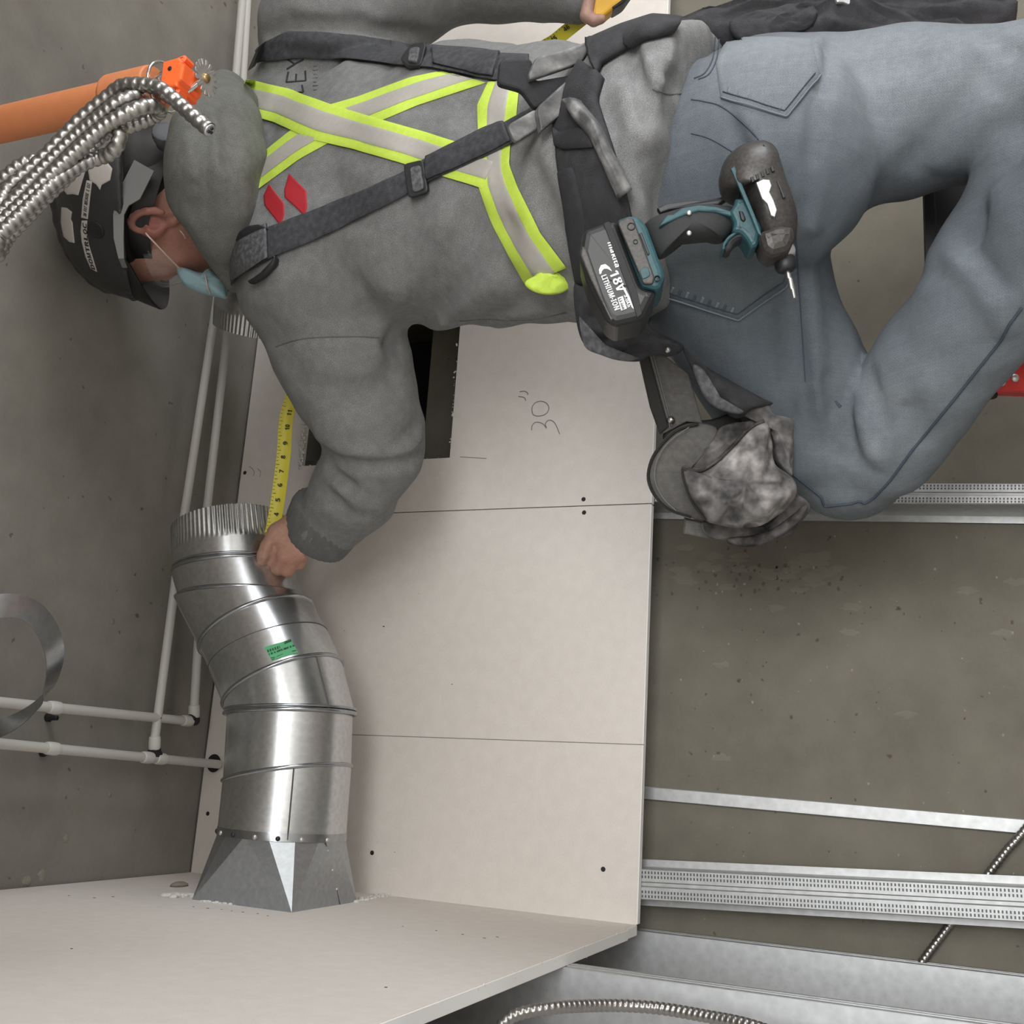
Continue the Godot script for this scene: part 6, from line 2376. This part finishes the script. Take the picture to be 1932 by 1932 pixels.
	for k in 5:
		var x := 1416.0 + k * 9.5
		var y := 341.0 - k * 5.0
		plate.call("vent_slot", [x, y - 7, x + 5, y - 9, x + 8, y + 1, x + 3, y + 3], 0.0312, 0.006, 0.0006, M.black_plastic, t, false)
	for k in 3:
		plate.call("vent_slot", [1466 + k * 4, 342 + k * 10, 1470 + k * 4, 340 + k * 10, 1474 + k * 4, 352 + k * 10, 1470 + k * 4, 354 + k * 10], 0.029, 0.006, 0.0006, M.black_plastic, t, false)
	plate.call("worn_label", [1427, 344, 1440, 338, 1452, 339, 1456, 350, 1452, 362, 1460, 378, 1466, 396, 1462, 409, 1455, 406, 1448, 384, 1438, 374], 0.0318, 0.004, 0.0008, M.foil, t, false)
	plate.call("hammer_case", [1432, 434, 1470, 420, 1500, 424, 1502, 446, 1492, 470, 1458, 480, 1440, 468], 0.0275, 0.05, 0.011, M.tool_dark, t)
	# collet and bit
	var ax := (PN(1493, 540, o, n) - PN(1468, 450, o, n)).normalized()
	var c0 := PN(1475, 474, o + n * -0.006, n)
	var g := Geo.new()
	g.tube([c0 - ax * 0.004, c0, c0 + ax * 0.003, c0 + ax * 0.007, c0 + ax * 0.0085], [0.013, 0.0138, 0.0138, 0.0125, 0.011], 24)
	put(g, "steel_ring", M.foil, t)
	g = Geo.new()
	g.tube([c0 + ax * 0.0085, c0 + ax * 0.0095, c0 + ax * 0.017, c0 + ax * 0.021, c0 + ax * 0.023], [0.0105, 0.0112, 0.0112, 0.0098, 0.007], 24)
	put(g, "collet", M.dark_steel, t)
	g = Geo.new()
	g.tube([c0 + ax * 0.02, c0 + ax * 0.03, c0 + ax * 0.031, c0 + ax * 0.042, c0 + ax * 0.043, c0 + ax * 0.052], [0.003, 0.003, 0.0033, 0.0033, 0.0026, 0.002], 6)
	put(g, "driver_bit", M.aluminium, t)
	# print on the battery, reading down the picture as the tool hangs
	var lf := o + n * 0.0145
	var W := func(txt: String, a: Array, b: Array, hpx: float, m: Material, nm := "print") -> void:
		words(bat, nm, txt, PN(a[0], a[1], lf, n), PN(b[0], b[1], lf, n), hpx * 1.125 / FL, -AU, m)
	W.call("makita", [1146, 458], [1161, 505], 11.0, M.label_white)
	W.call("18V", [1149, 515], [1166, 553], 19.0, M.label_white)
	W.call("LITHIUM-ION", [1134, 521], [1160, 586], 10.5, M.label_white)
	W.call("3.0Ah", [1177, 557], [1184, 580], 6.5, M.label_white)
	for s in [[1131, 517, 1130, 508, 1134, 500, 1142, 498, 1150, 504, 1155, 512, 1146, 507, 1140, 507, 1136, 511, 1134, 517], [1172, 535, 1180, 545, 1188, 560, 1196, 583, 1192, 580, 1184, 562, 1176, 546], [1165, 562, 1175, 558, 1183, 582, 1172, 586]]:
		var gg := Geo.new()
		slab(gg, pixels(s, lf + n * 0.0004, n), n, 0.001, 0.0002, 1)
		put(gg, "print", M.label_white, bat)
	words(bat, "print", "Li-ion", PN(1167, 564, lf + n * 0.0006, n), PN(1174, 584, lf + n * 0.0006, n), 6.0 * 1.125 / FL, -AU, M.ink)
	plate.call("belt_hook", [1240, 392, 1256, 384, 1300, 378, 1352, 376, 1376, 362, 1380, 370, 1356, 386, 1302, 390, 1262, 396, 1246, 402], -0.03, 0.01, 0.002, M.dark_steel, t, false)

# ------------------------------------------------------------------ tape measure
func tape() -> void:
	var t := thing("tape_measure", "yellow tape measure stretched from the duct end behind the man to his far hand", "tape measure", P(1140, 10, 1.78))
	var g := Geo.new()
	var path := [P(497, 1066, 1.802), P(503, 1040, 1.806), P(512, 1010, 1.82), P(524, 945, 1.835), P(535, 860, 1.85), P(546, 765, 1.865), P(600, 660, 1.87), PZ(780, 430, -1.545), PZ(930, 220, -1.53), PZ(1010, 106, -1.50), PZ(1055, 70, -1.485), PZ(1100, 34, -1.47), PZ(1125, 12, -1.46)]
	path = bez(path, 8)
	var up0 := AU * 0.99 + AR * 0.12
	var rr := []
	var mids := []
	for k in path.size():
		var tt: Vector3 = (path[mini(k + 1, path.size() - 1)] - path[maxi(k - 1, 0)]).normalized()
		var up: Vector3 = (up0 - tt * up0.dot(tt)).normalized()
		var nn: Vector3 = tt.cross(up).normalized()
		if nn.dot(AF) > 0:
			nn = -nn
		var r := []
		for side in [1, -1]:
			for j in 7:
				var s = (j / 3.0 - 1.0) * side
				r.append(path[k] + up * s * 0.0118 - nn * (1.0 - s * s) * 0.0022 + nn * (0.00025 * side))
		rr.append(r)
		mids.append([path[k], up, nn, tt])
	g.loft(rr)
	var bl := put(g, "blade", M.tape_yellow, t)
	# figures and ticks, an inch apart
	var figs := [[521, 970, "4"], [524, 943, "5"], [528, 915, "6"], [531, 889, "7"], [534, 862, "8"], [538, 836, "9"], [542, 806, "10"], [546, 779, "11"]]
	for s in figs:
		var best := 0
		var bd := 1e9
		for k in mids.size():
			var d: float = (mids[k][0] - CAM).normalized().distance_to(ray(s[0], s[1]).normalized())
			if d < bd:
				bd = d
				best = k
		var m: Array = mids[best]
		var c := PN(s[0], s[1], (m[0] as Vector3) + m[2] * 0.0006, m[2])
		var w := 0.0055 if s[2].length() == 1 else 0.0095
		var tr: Vector3 = m[3]
		words(bl, "figure", s[2], c - tr * w / 2 - m[1] * 0.004, c + tr * w / 2 - m[1] * 0.004, 0.0078, m[1], M.ink, true, 0.0004)
	for s in [[1050, 80, "45"], [1074, 60, "46"]]:
		var m: Array = mids[mids.size() - 22]
		for q in mids:
			if (q[0] - CAM).normalized().distance_to(ray(s[0], s[1]).normalized()) < (m[0] - CAM).normalized().distance_to(ray(s[0], s[1]).normalized()):
				m = q
		var c := PN(s[0], s[1], (m[0] as Vector3) + m[2] * 0.0006, m[2])
		words(bl, "figure", s[2], c - m[3] * 0.0055 + m[1] * 0.004, c + m[3] * 0.0055 + m[1] * 0.004, 0.0078, -m[1] if (m[1] as Vector3).dot(-AR) > 0 else m[1], M.ink, true, 0.0004)
	g = Geo.new()
	var acc := 0.0
	var run := []
	for q in mids:
		run.append(q[0])
	var fine := resample(run, 0.0254 / 4.0)
	for k in fine.size():
		var m: Array = mids[0]
		for q in mids:
			if (q[0] as Vector3).distance_squared_to(fine[k]) < (m[0] as Vector3).distance_squared_to(fine[k]):
				m = q
		var l := 0.006 if k % 4 == 0 else 0.0032
		var c: Vector3 = fine[k] + m[1] * (0.0112 - l / 2) + m[2] * 0.0002
		g.box(c, Vector3(0.0005, l, 0.0005), Basis(m[3], m[1], (m[3] as Vector3).cross(m[1])))
	put(g, "tick_marks", M.ink, bl).set_meta("kind", "stuff")
	# hook at the end
	g = Geo.new()
	var h0 := P(494, 1069, 1.798)
	g.box(h0, Vector3(0.02, 0.0012, 0.007), Basis(AU, AR, AF), 0.0004)
	g.box(h0 - AU * 0.002 + AF * 0.005 - AR * 0.003, Vector3(0.016, 0.0075, 0.0012), Basis(AU, AR, AF), 0.0004)
	put(g, "end_hook", M.brass, t)
	g = Geo.new()
	for s in [-0.004, 0.004]:
		var c = h0 - AF * 0.001 + AU * s + AR * 0.004
		g.tube([c, c - AF * 0.0022, c - AF * 0.003], [0.0016, 0.0014, 0.0006], 8)
	put(g, "rivets", M.zinc, t).set_meta("kind", "stuff")
	# case
	var o := P(1150, 4, 1.765)
	g = Geo.new()
	slab(g, pixels_round([1116, -6, 1118, -48, 1150, -66, 1190, -52, 1186, -10, 1176, 2, 1156, 16, 1140, 30, 1117, 34], o, -AF), -AF, 0.036, 0.006, 3, true)
	put(g, "case", M.case_yellow, t)
	g = Geo.new()
	slab(g, pixels_round([1154, 12, 1176, -4, 1190, -24, 1196, -22, 1178, 4, 1158, 16], o + AF * -0.001, -AF), -AF, 0.038, 0.003, 2, true)
	put(g, "case_bumper", M.black_plastic, t)

# ------------------------------------------------------------------ sprinkler and coil of cable near the camera
func sprinkler() -> void:
	var k9 := 0.84
	var X := 0.572
	var Z := -0.655
	var at := func(px: float, py: float) -> float:
		# height at which the upright line through (X, Z) passes this place
		var b := Vector3(X, 0, Z)
		var r := ray(px, py)
		var s := (b.x * r.x + b.z * r.z) / (r.x * r.x + r.z * r.z)
		return CAM.y + r.y * s
	var ys: float = at.call(292, 158)
	var yc: float = at.call(207, 172)
	var t := thing("fire_sprinkler", "orange sprinkler drop pipe with capped head hanging near the cable coil", "sprinkler", Vector3(X, YC, Z))
	var g := Geo.new()
	g.tube([Vector3(X, YC - 0.001, Z), Vector3(X, yc - 0.01, Z)], 0.0167, 40)
	put(g, "drop_pipe", M.orange_pipe, t)
	g = Geo.new()
	g.tube([Vector3(X, yc + 0.002, Z), Vector3(X, yc, Z), Vector3(X, yc - 0.003, Z), Vector3(X, ys + 0.003, Z), Vector3(X, ys, Z)], [0.0174, 0.0202, 0.0212, 0.0212, 0.0195], 40)
	put(g, "adapter", M.orange_pipe, t)
	g = Geo.new()
	g.tube([Vector3(X, yc + 0.0035, Z), Vector3(X, yc + 0.0015, Z), Vector3(X, yc, Z)], [0.0172, 0.0186, 0.0186], 40)
	put(g, "glue_ring", M.orange_seam, t)
	# escutcheon ring, chromed wrench boss and frame
	g = Geo.new()
	var ring := []
	for k in 37:
		var a := TAU * k / 36
		ring.append(Vector3(X + cos(a) * 0.0215, ys - 0.009, Z + sin(a) * 0.0215))
	g.tube(ring, 0.0016, 8, false)
	put(g, "retaining_ring", M.chrome, t)
	g = Geo.new()
	g.tube([Vector3(X, ys, Z), Vector3(X, ys - 0.006, Z), Vector3(X, ys - 0.007, Z), Vector3(X, ys - 0.017, Z), Vector3(X, ys - 0.019, Z)], [0.0105, 0.0105, 0.0135, 0.0135, 0.009], 6)
	put(g, "wrench_boss", M.chrome, t)
	for s in [-1, 1]:
		g = Geo.new()
		g.tube(bez([Vector3(X + 0.010 * s, ys - 0.016, Z), Vector3(X + 0.0125 * s, ys - 0.026, Z), Vector3(X + 0.009 * s, ys - 0.037, Z), Vector3(X, ys - 0.05, Z)]), 0.0024, 8)
		put(g, "frame_arm", M.chrome, t)
	# orange protective cap clipped over the bulb
	var yb := ys - 0.0185
	g = Geo.new()
	slab(g, [Vector3(X - 0.0165 * k9, yb, Z + 0.016), Vector3(X + 0.0165 * k9, yb + 0.001, Z + 0.016), Vector3(X + 0.0175 * k9, yb - 0.016, Z + 0.016), Vector3(X + 0.011 * k9, yb - 0.021, Z + 0.016), Vector3(X + 0.0095 * k9, yb - 0.0205, Z + 0.016), Vector3(X + 0.008 * k9, yb - 0.0235, Z + 0.016), Vector3(X - 0.010 * k9, yb - 0.0225, Z + 0.016), Vector3(X - 0.0125 * k9, yb - 0.019, Z + 0.016), Vector3(X - 0.018 * k9, yb - 0.019, Z + 0.016)], Vector3(0, 0, 1), 0.03, 0.0025, 3, true)
	put(g, "bulb_guard", M.orange_cap, t)
	for s in [[-0.0165, 0.006], [0.0165, 0.004]]:
		g = Geo.new()
		g.box(Vector3(X + s[0], yb - 0.012, Z + s[1]), Vector3(0.007, 0.014, 0.014), Basis.from_euler(Vector3(0, 0, 0.2)), 0.002)
		put(g, "guard_clip", M.orange_cap, t)
	g = Geo.new()
	g.tube([Vector3(X + 0.004, yb - 0.009, Z + 0.0166), Vector3(X + 0.004, yb - 0.009, Z + 0.0158)], 0.0022, 10)
	put(g, "guard_hole", M.black_plastic, t)
	# toothed deflector
	var yd := ys - 0.054
	g = Geo.new()
	var rr := []
	var tl := Basis.from_euler(Vector3(0.05, 0, 0.04))
	for lv in [[0.004, 0.0008], [0.009, 0.0008], [0.016, 0.0], [0.016, -0.0012], [0.009, -0.0004], [0.004, -0.0004]]:
		var r := []
		for a in 112:
			var th := TAU * a / 112
			var tooth := 1.0 if (a % 7) < 5 or lv[0] < 0.012 else 0.72
			r.append(Vector3(X, yd, Z) + tl * Vector3(cos(th) * lv[0] * tooth, lv[1], sin(th) * lv[0] * tooth))
		rr.append(r)
	g.loft(rr)
	put(g, "deflector", M.zinc, t)
	g = Geo.new()
	g.tube([Vector3(X, yd + 0.006, Z), Vector3(X, yd - 0.001, Z), Vector3(X, yd - 0.003, Z)], [0.004, 0.0045, 0.003], 12)
	put(g, "deflector_screw", M.brass, t)

func coil() -> void:
	var t := thing("cable_coil", "coil of flexible steel armored cable hanging from the ceiling above the hard hat", "cable coil", P(60, 330, 0.93))
	var runs := [
		[[-60, 425, 0.935], [20, 352, 0.945], [80, 300, 0.95], [150, 228, 0.95], [205, 182, 0.945], [226, 165, 0.94], [248, 160, 0.935], [284, 162, 0.93], [310, 172, 0.925], [345, 202, 0.92], [370, 224, 0.915], [395, 245, 0.912]],
		[[-60, 452, 0.925], [10, 396, 0.93], [70, 332, 0.935], [140, 262, 0.935], [185, 225, 0.93], [225, 193, 0.925], [252, 184, 0.93], [266, 186, 0.945], [262, 196, 0.955], [230, 208, 0.96]],
		[[-60, 480, 0.905], [0, 424, 0.912], [60, 368, 0.918], [130, 300, 0.92], [190, 245, 0.918], [240, 214, 0.915], [275, 201, 0.92], [300, 203, 0.935], [296, 216, 0.95], [262, 232, 0.955], [210, 255, 0.955], [150, 310, 0.955], [90, 368, 0.95], [20, 440, 0.945], [-60, 510, 0.94]],
		[[-60, 500, 0.9], [0, 443, 0.905], [40, 405, 0.91], [100, 348, 0.92], [150, 312, 0.93], [186, 298, 0.935], [208, 290, 0.93], [222, 272, 0.925], [226, 250, 0.925], [214, 240, 0.94], [190, 252, 0.95]],
		[[-70, 390, 0.96], [-30, 365, 0.955], [5, 340, 0.95], [40, 312, 0.95], [80, 300, 0.955], [110, 290, 0.965]],
		[[-60, 472, 0.935], [0, 415, 0.945], [60, 350, 0.95], [130, 280, 0.955], [190, 235, 0.955], [225, 205, 0.955], [255, 195, 0.95]]]
	for k in runs.size():
		var pts := []
		for q in runs[k]:
			pts.append(P(q[0], q[1], q[2]))
		# the strands run on up to the slab
		var up := Vector3(-0.05, 0, 0.04)
		pts.push_front(pts[0] + Vector3(-0.02, 0.2, 0.03))
		pts.push_front(Vector3(pts[1].x + up.x, YC - 0.002, pts[1].z + up.z))
		if runs[k][-1][0] < -20:
			pts.append(pts[-1] + Vector3(-0.02, 0.2, 0.03))
			pts.append(Vector3(pts[-2].x + up.x, YC - 0.002, pts[-2].z + up.z))
		var g := Geo.new()
		armored(g, bez(pts, 8), 0.0064, 0.0068 if k != 0 else 0.0085, 14)
		put(g, "cable", M.armor, t)
	var e := P(395, 245, 0.912)
	var d := (e - P(370, 224, 0.915)).normalized()
	var g2 := Geo.new()
	g2.tube([e - d * 0.002, e + d * 0.0008, e + d * 0.001], [0.0056, 0.0056, 0.0042], 14)
	put(g2, "cut_end", M.foil, t)
	g2 = Geo.new()
	for a in 3:
		var v := d.cross(AU).normalized().rotated(d, a * 2.1) * 0.0022
		g2.tube([e + v, e + v + d * 0.0022], 0.0014, 8)
	put(g2, "wires", M.black_plastic, t).set_meta("kind", "stuff")
	# hanger wire that carries the coil
	g2 = Geo.new()
	var hk := P(-30, 440, 0.93)
	g2.tube(bez([Vector3(hk.x, YC - 0.001, hk.z), hk + Vector3(0, 0.05, 0), hk + Vector3(0.02, 0.0, 0.01), hk + Vector3(0.0, -0.022, 0.0), hk + Vector3(-0.022, 0.0, 0.0), hk + Vector3(-0.004, 0.03, 0)]), 0.0013, 6)
	put(g2, "hanger_wire", M.zinc, t)

# ------------------------------------------------------------------ the step ladder he stands on
func ladder() -> void:
	var t := thing("step_ladder", "red step ladder with a black top beneath the man's knees", "step ladder", Vector3(0.7, 0, -1.25))
	var g := Geo.new()
	g.box(Vector3(0.725, 1.402, -1.455), Vector3(0.36, 0.062, 0.15), Basis(), 0.008)
	var top := put(g, "top_cap", M.ladder_black, t)
	g = Geo.new()
	g.box(Vector3(0.725, 1.425, -1.379), Vector3(0.36, 0.016, 0.006), Basis(), 0.002)
	put(g, "cap_lip", M.ladder_black, top)
	for s in [-1.0, 1.0]:
		# front rails lean towards the camera, rear rails towards the wall
		for q in [[-1.40, -0.86], [-1.50, -1.70]]:
			g = Geo.new()
			var a := Vector3(0.725 + 0.175 * s, 1.385, q[0])
			var b := Vector3(0.725 + 0.27 * s, 0.0, q[1])
			var d := (a - b).normalized()
			var x := Vector3(1, 0, 0)
			x = (x - d * x.dot(d)).normalized()
			var bs := Basis(x, d, x.cross(d))
			g.box((a + b) / 2, Vector3(0.034 if q[0] > -1.45 else 0.026, a.distance_to(b), 0.07 if q[0] > -1.45 else 0.045), bs, 0.004)
			put(g, "rail" if q[0] > -1.45 else "rear_rail", M.ladder_red, t)
	for k in 4:
		var f := 0.215 + 0.205 * k
		var z := lerpf(-1.40, -0.86, f)
		var y := lerpf(1.385, 0.0, f)
		var w := lerpf(0.35, 0.54, f) - 0.03
		g = Geo.new()
		g.box(Vector3(0.725, y, z), Vector3(w, 0.026, 0.085), Basis(), 0.004)
		put(g, "step", M.aluminium, t)
	# red shoe bracket with rivets beside the top
	g = Geo.new()
	var o := P(1908, 697, 1.40)
	slab(g, pixels_round([1872, 655, 1890, 640, 1990, 640, 1990, 738, 1876, 740, 1866, 712], o, -AF), -AF, 0.012, 0.003, 2)
	put(g, "bracket", M.ladder_red, t)
	g = Geo.new()
	slab(g, pixels_round([1868, 692, 1990, 684, 1990, 738, 1878, 740], o - AF * 0.006, -AF), -AF, 0.01, 0.003, 2)
	put(g, "bracket", M.ladder_red, t)
	for s in [[1915, 713], [1890, 721]]:
		g = Geo.new()
		var c := PN(s[0], s[1], o - AF * 0.006, -AF)
		g.tube([c, c - AF * 0.0015, c - AF * 0.0025], [0.0055, 0.005, 0.002], 14)
		put(g, "rivet", M.zinc, t)
	g = Geo.new()
	var bt := P(1868, 746, 1.41)
	g.tube([bt - AF * 0.01, bt + AF * 0.01], 0.006, 8)
	put(g, "bolt", M.dark_steel, t)
func _ready() -> void:
	view_and_light()
	materials()
	room()
	framing()
	pipes()
	duct()
	ladder()
	worker()
	hard_hat()
	face_wear()
	belt()
	pouches()
	driver()
	tape()
	sprinkler()
	coil()
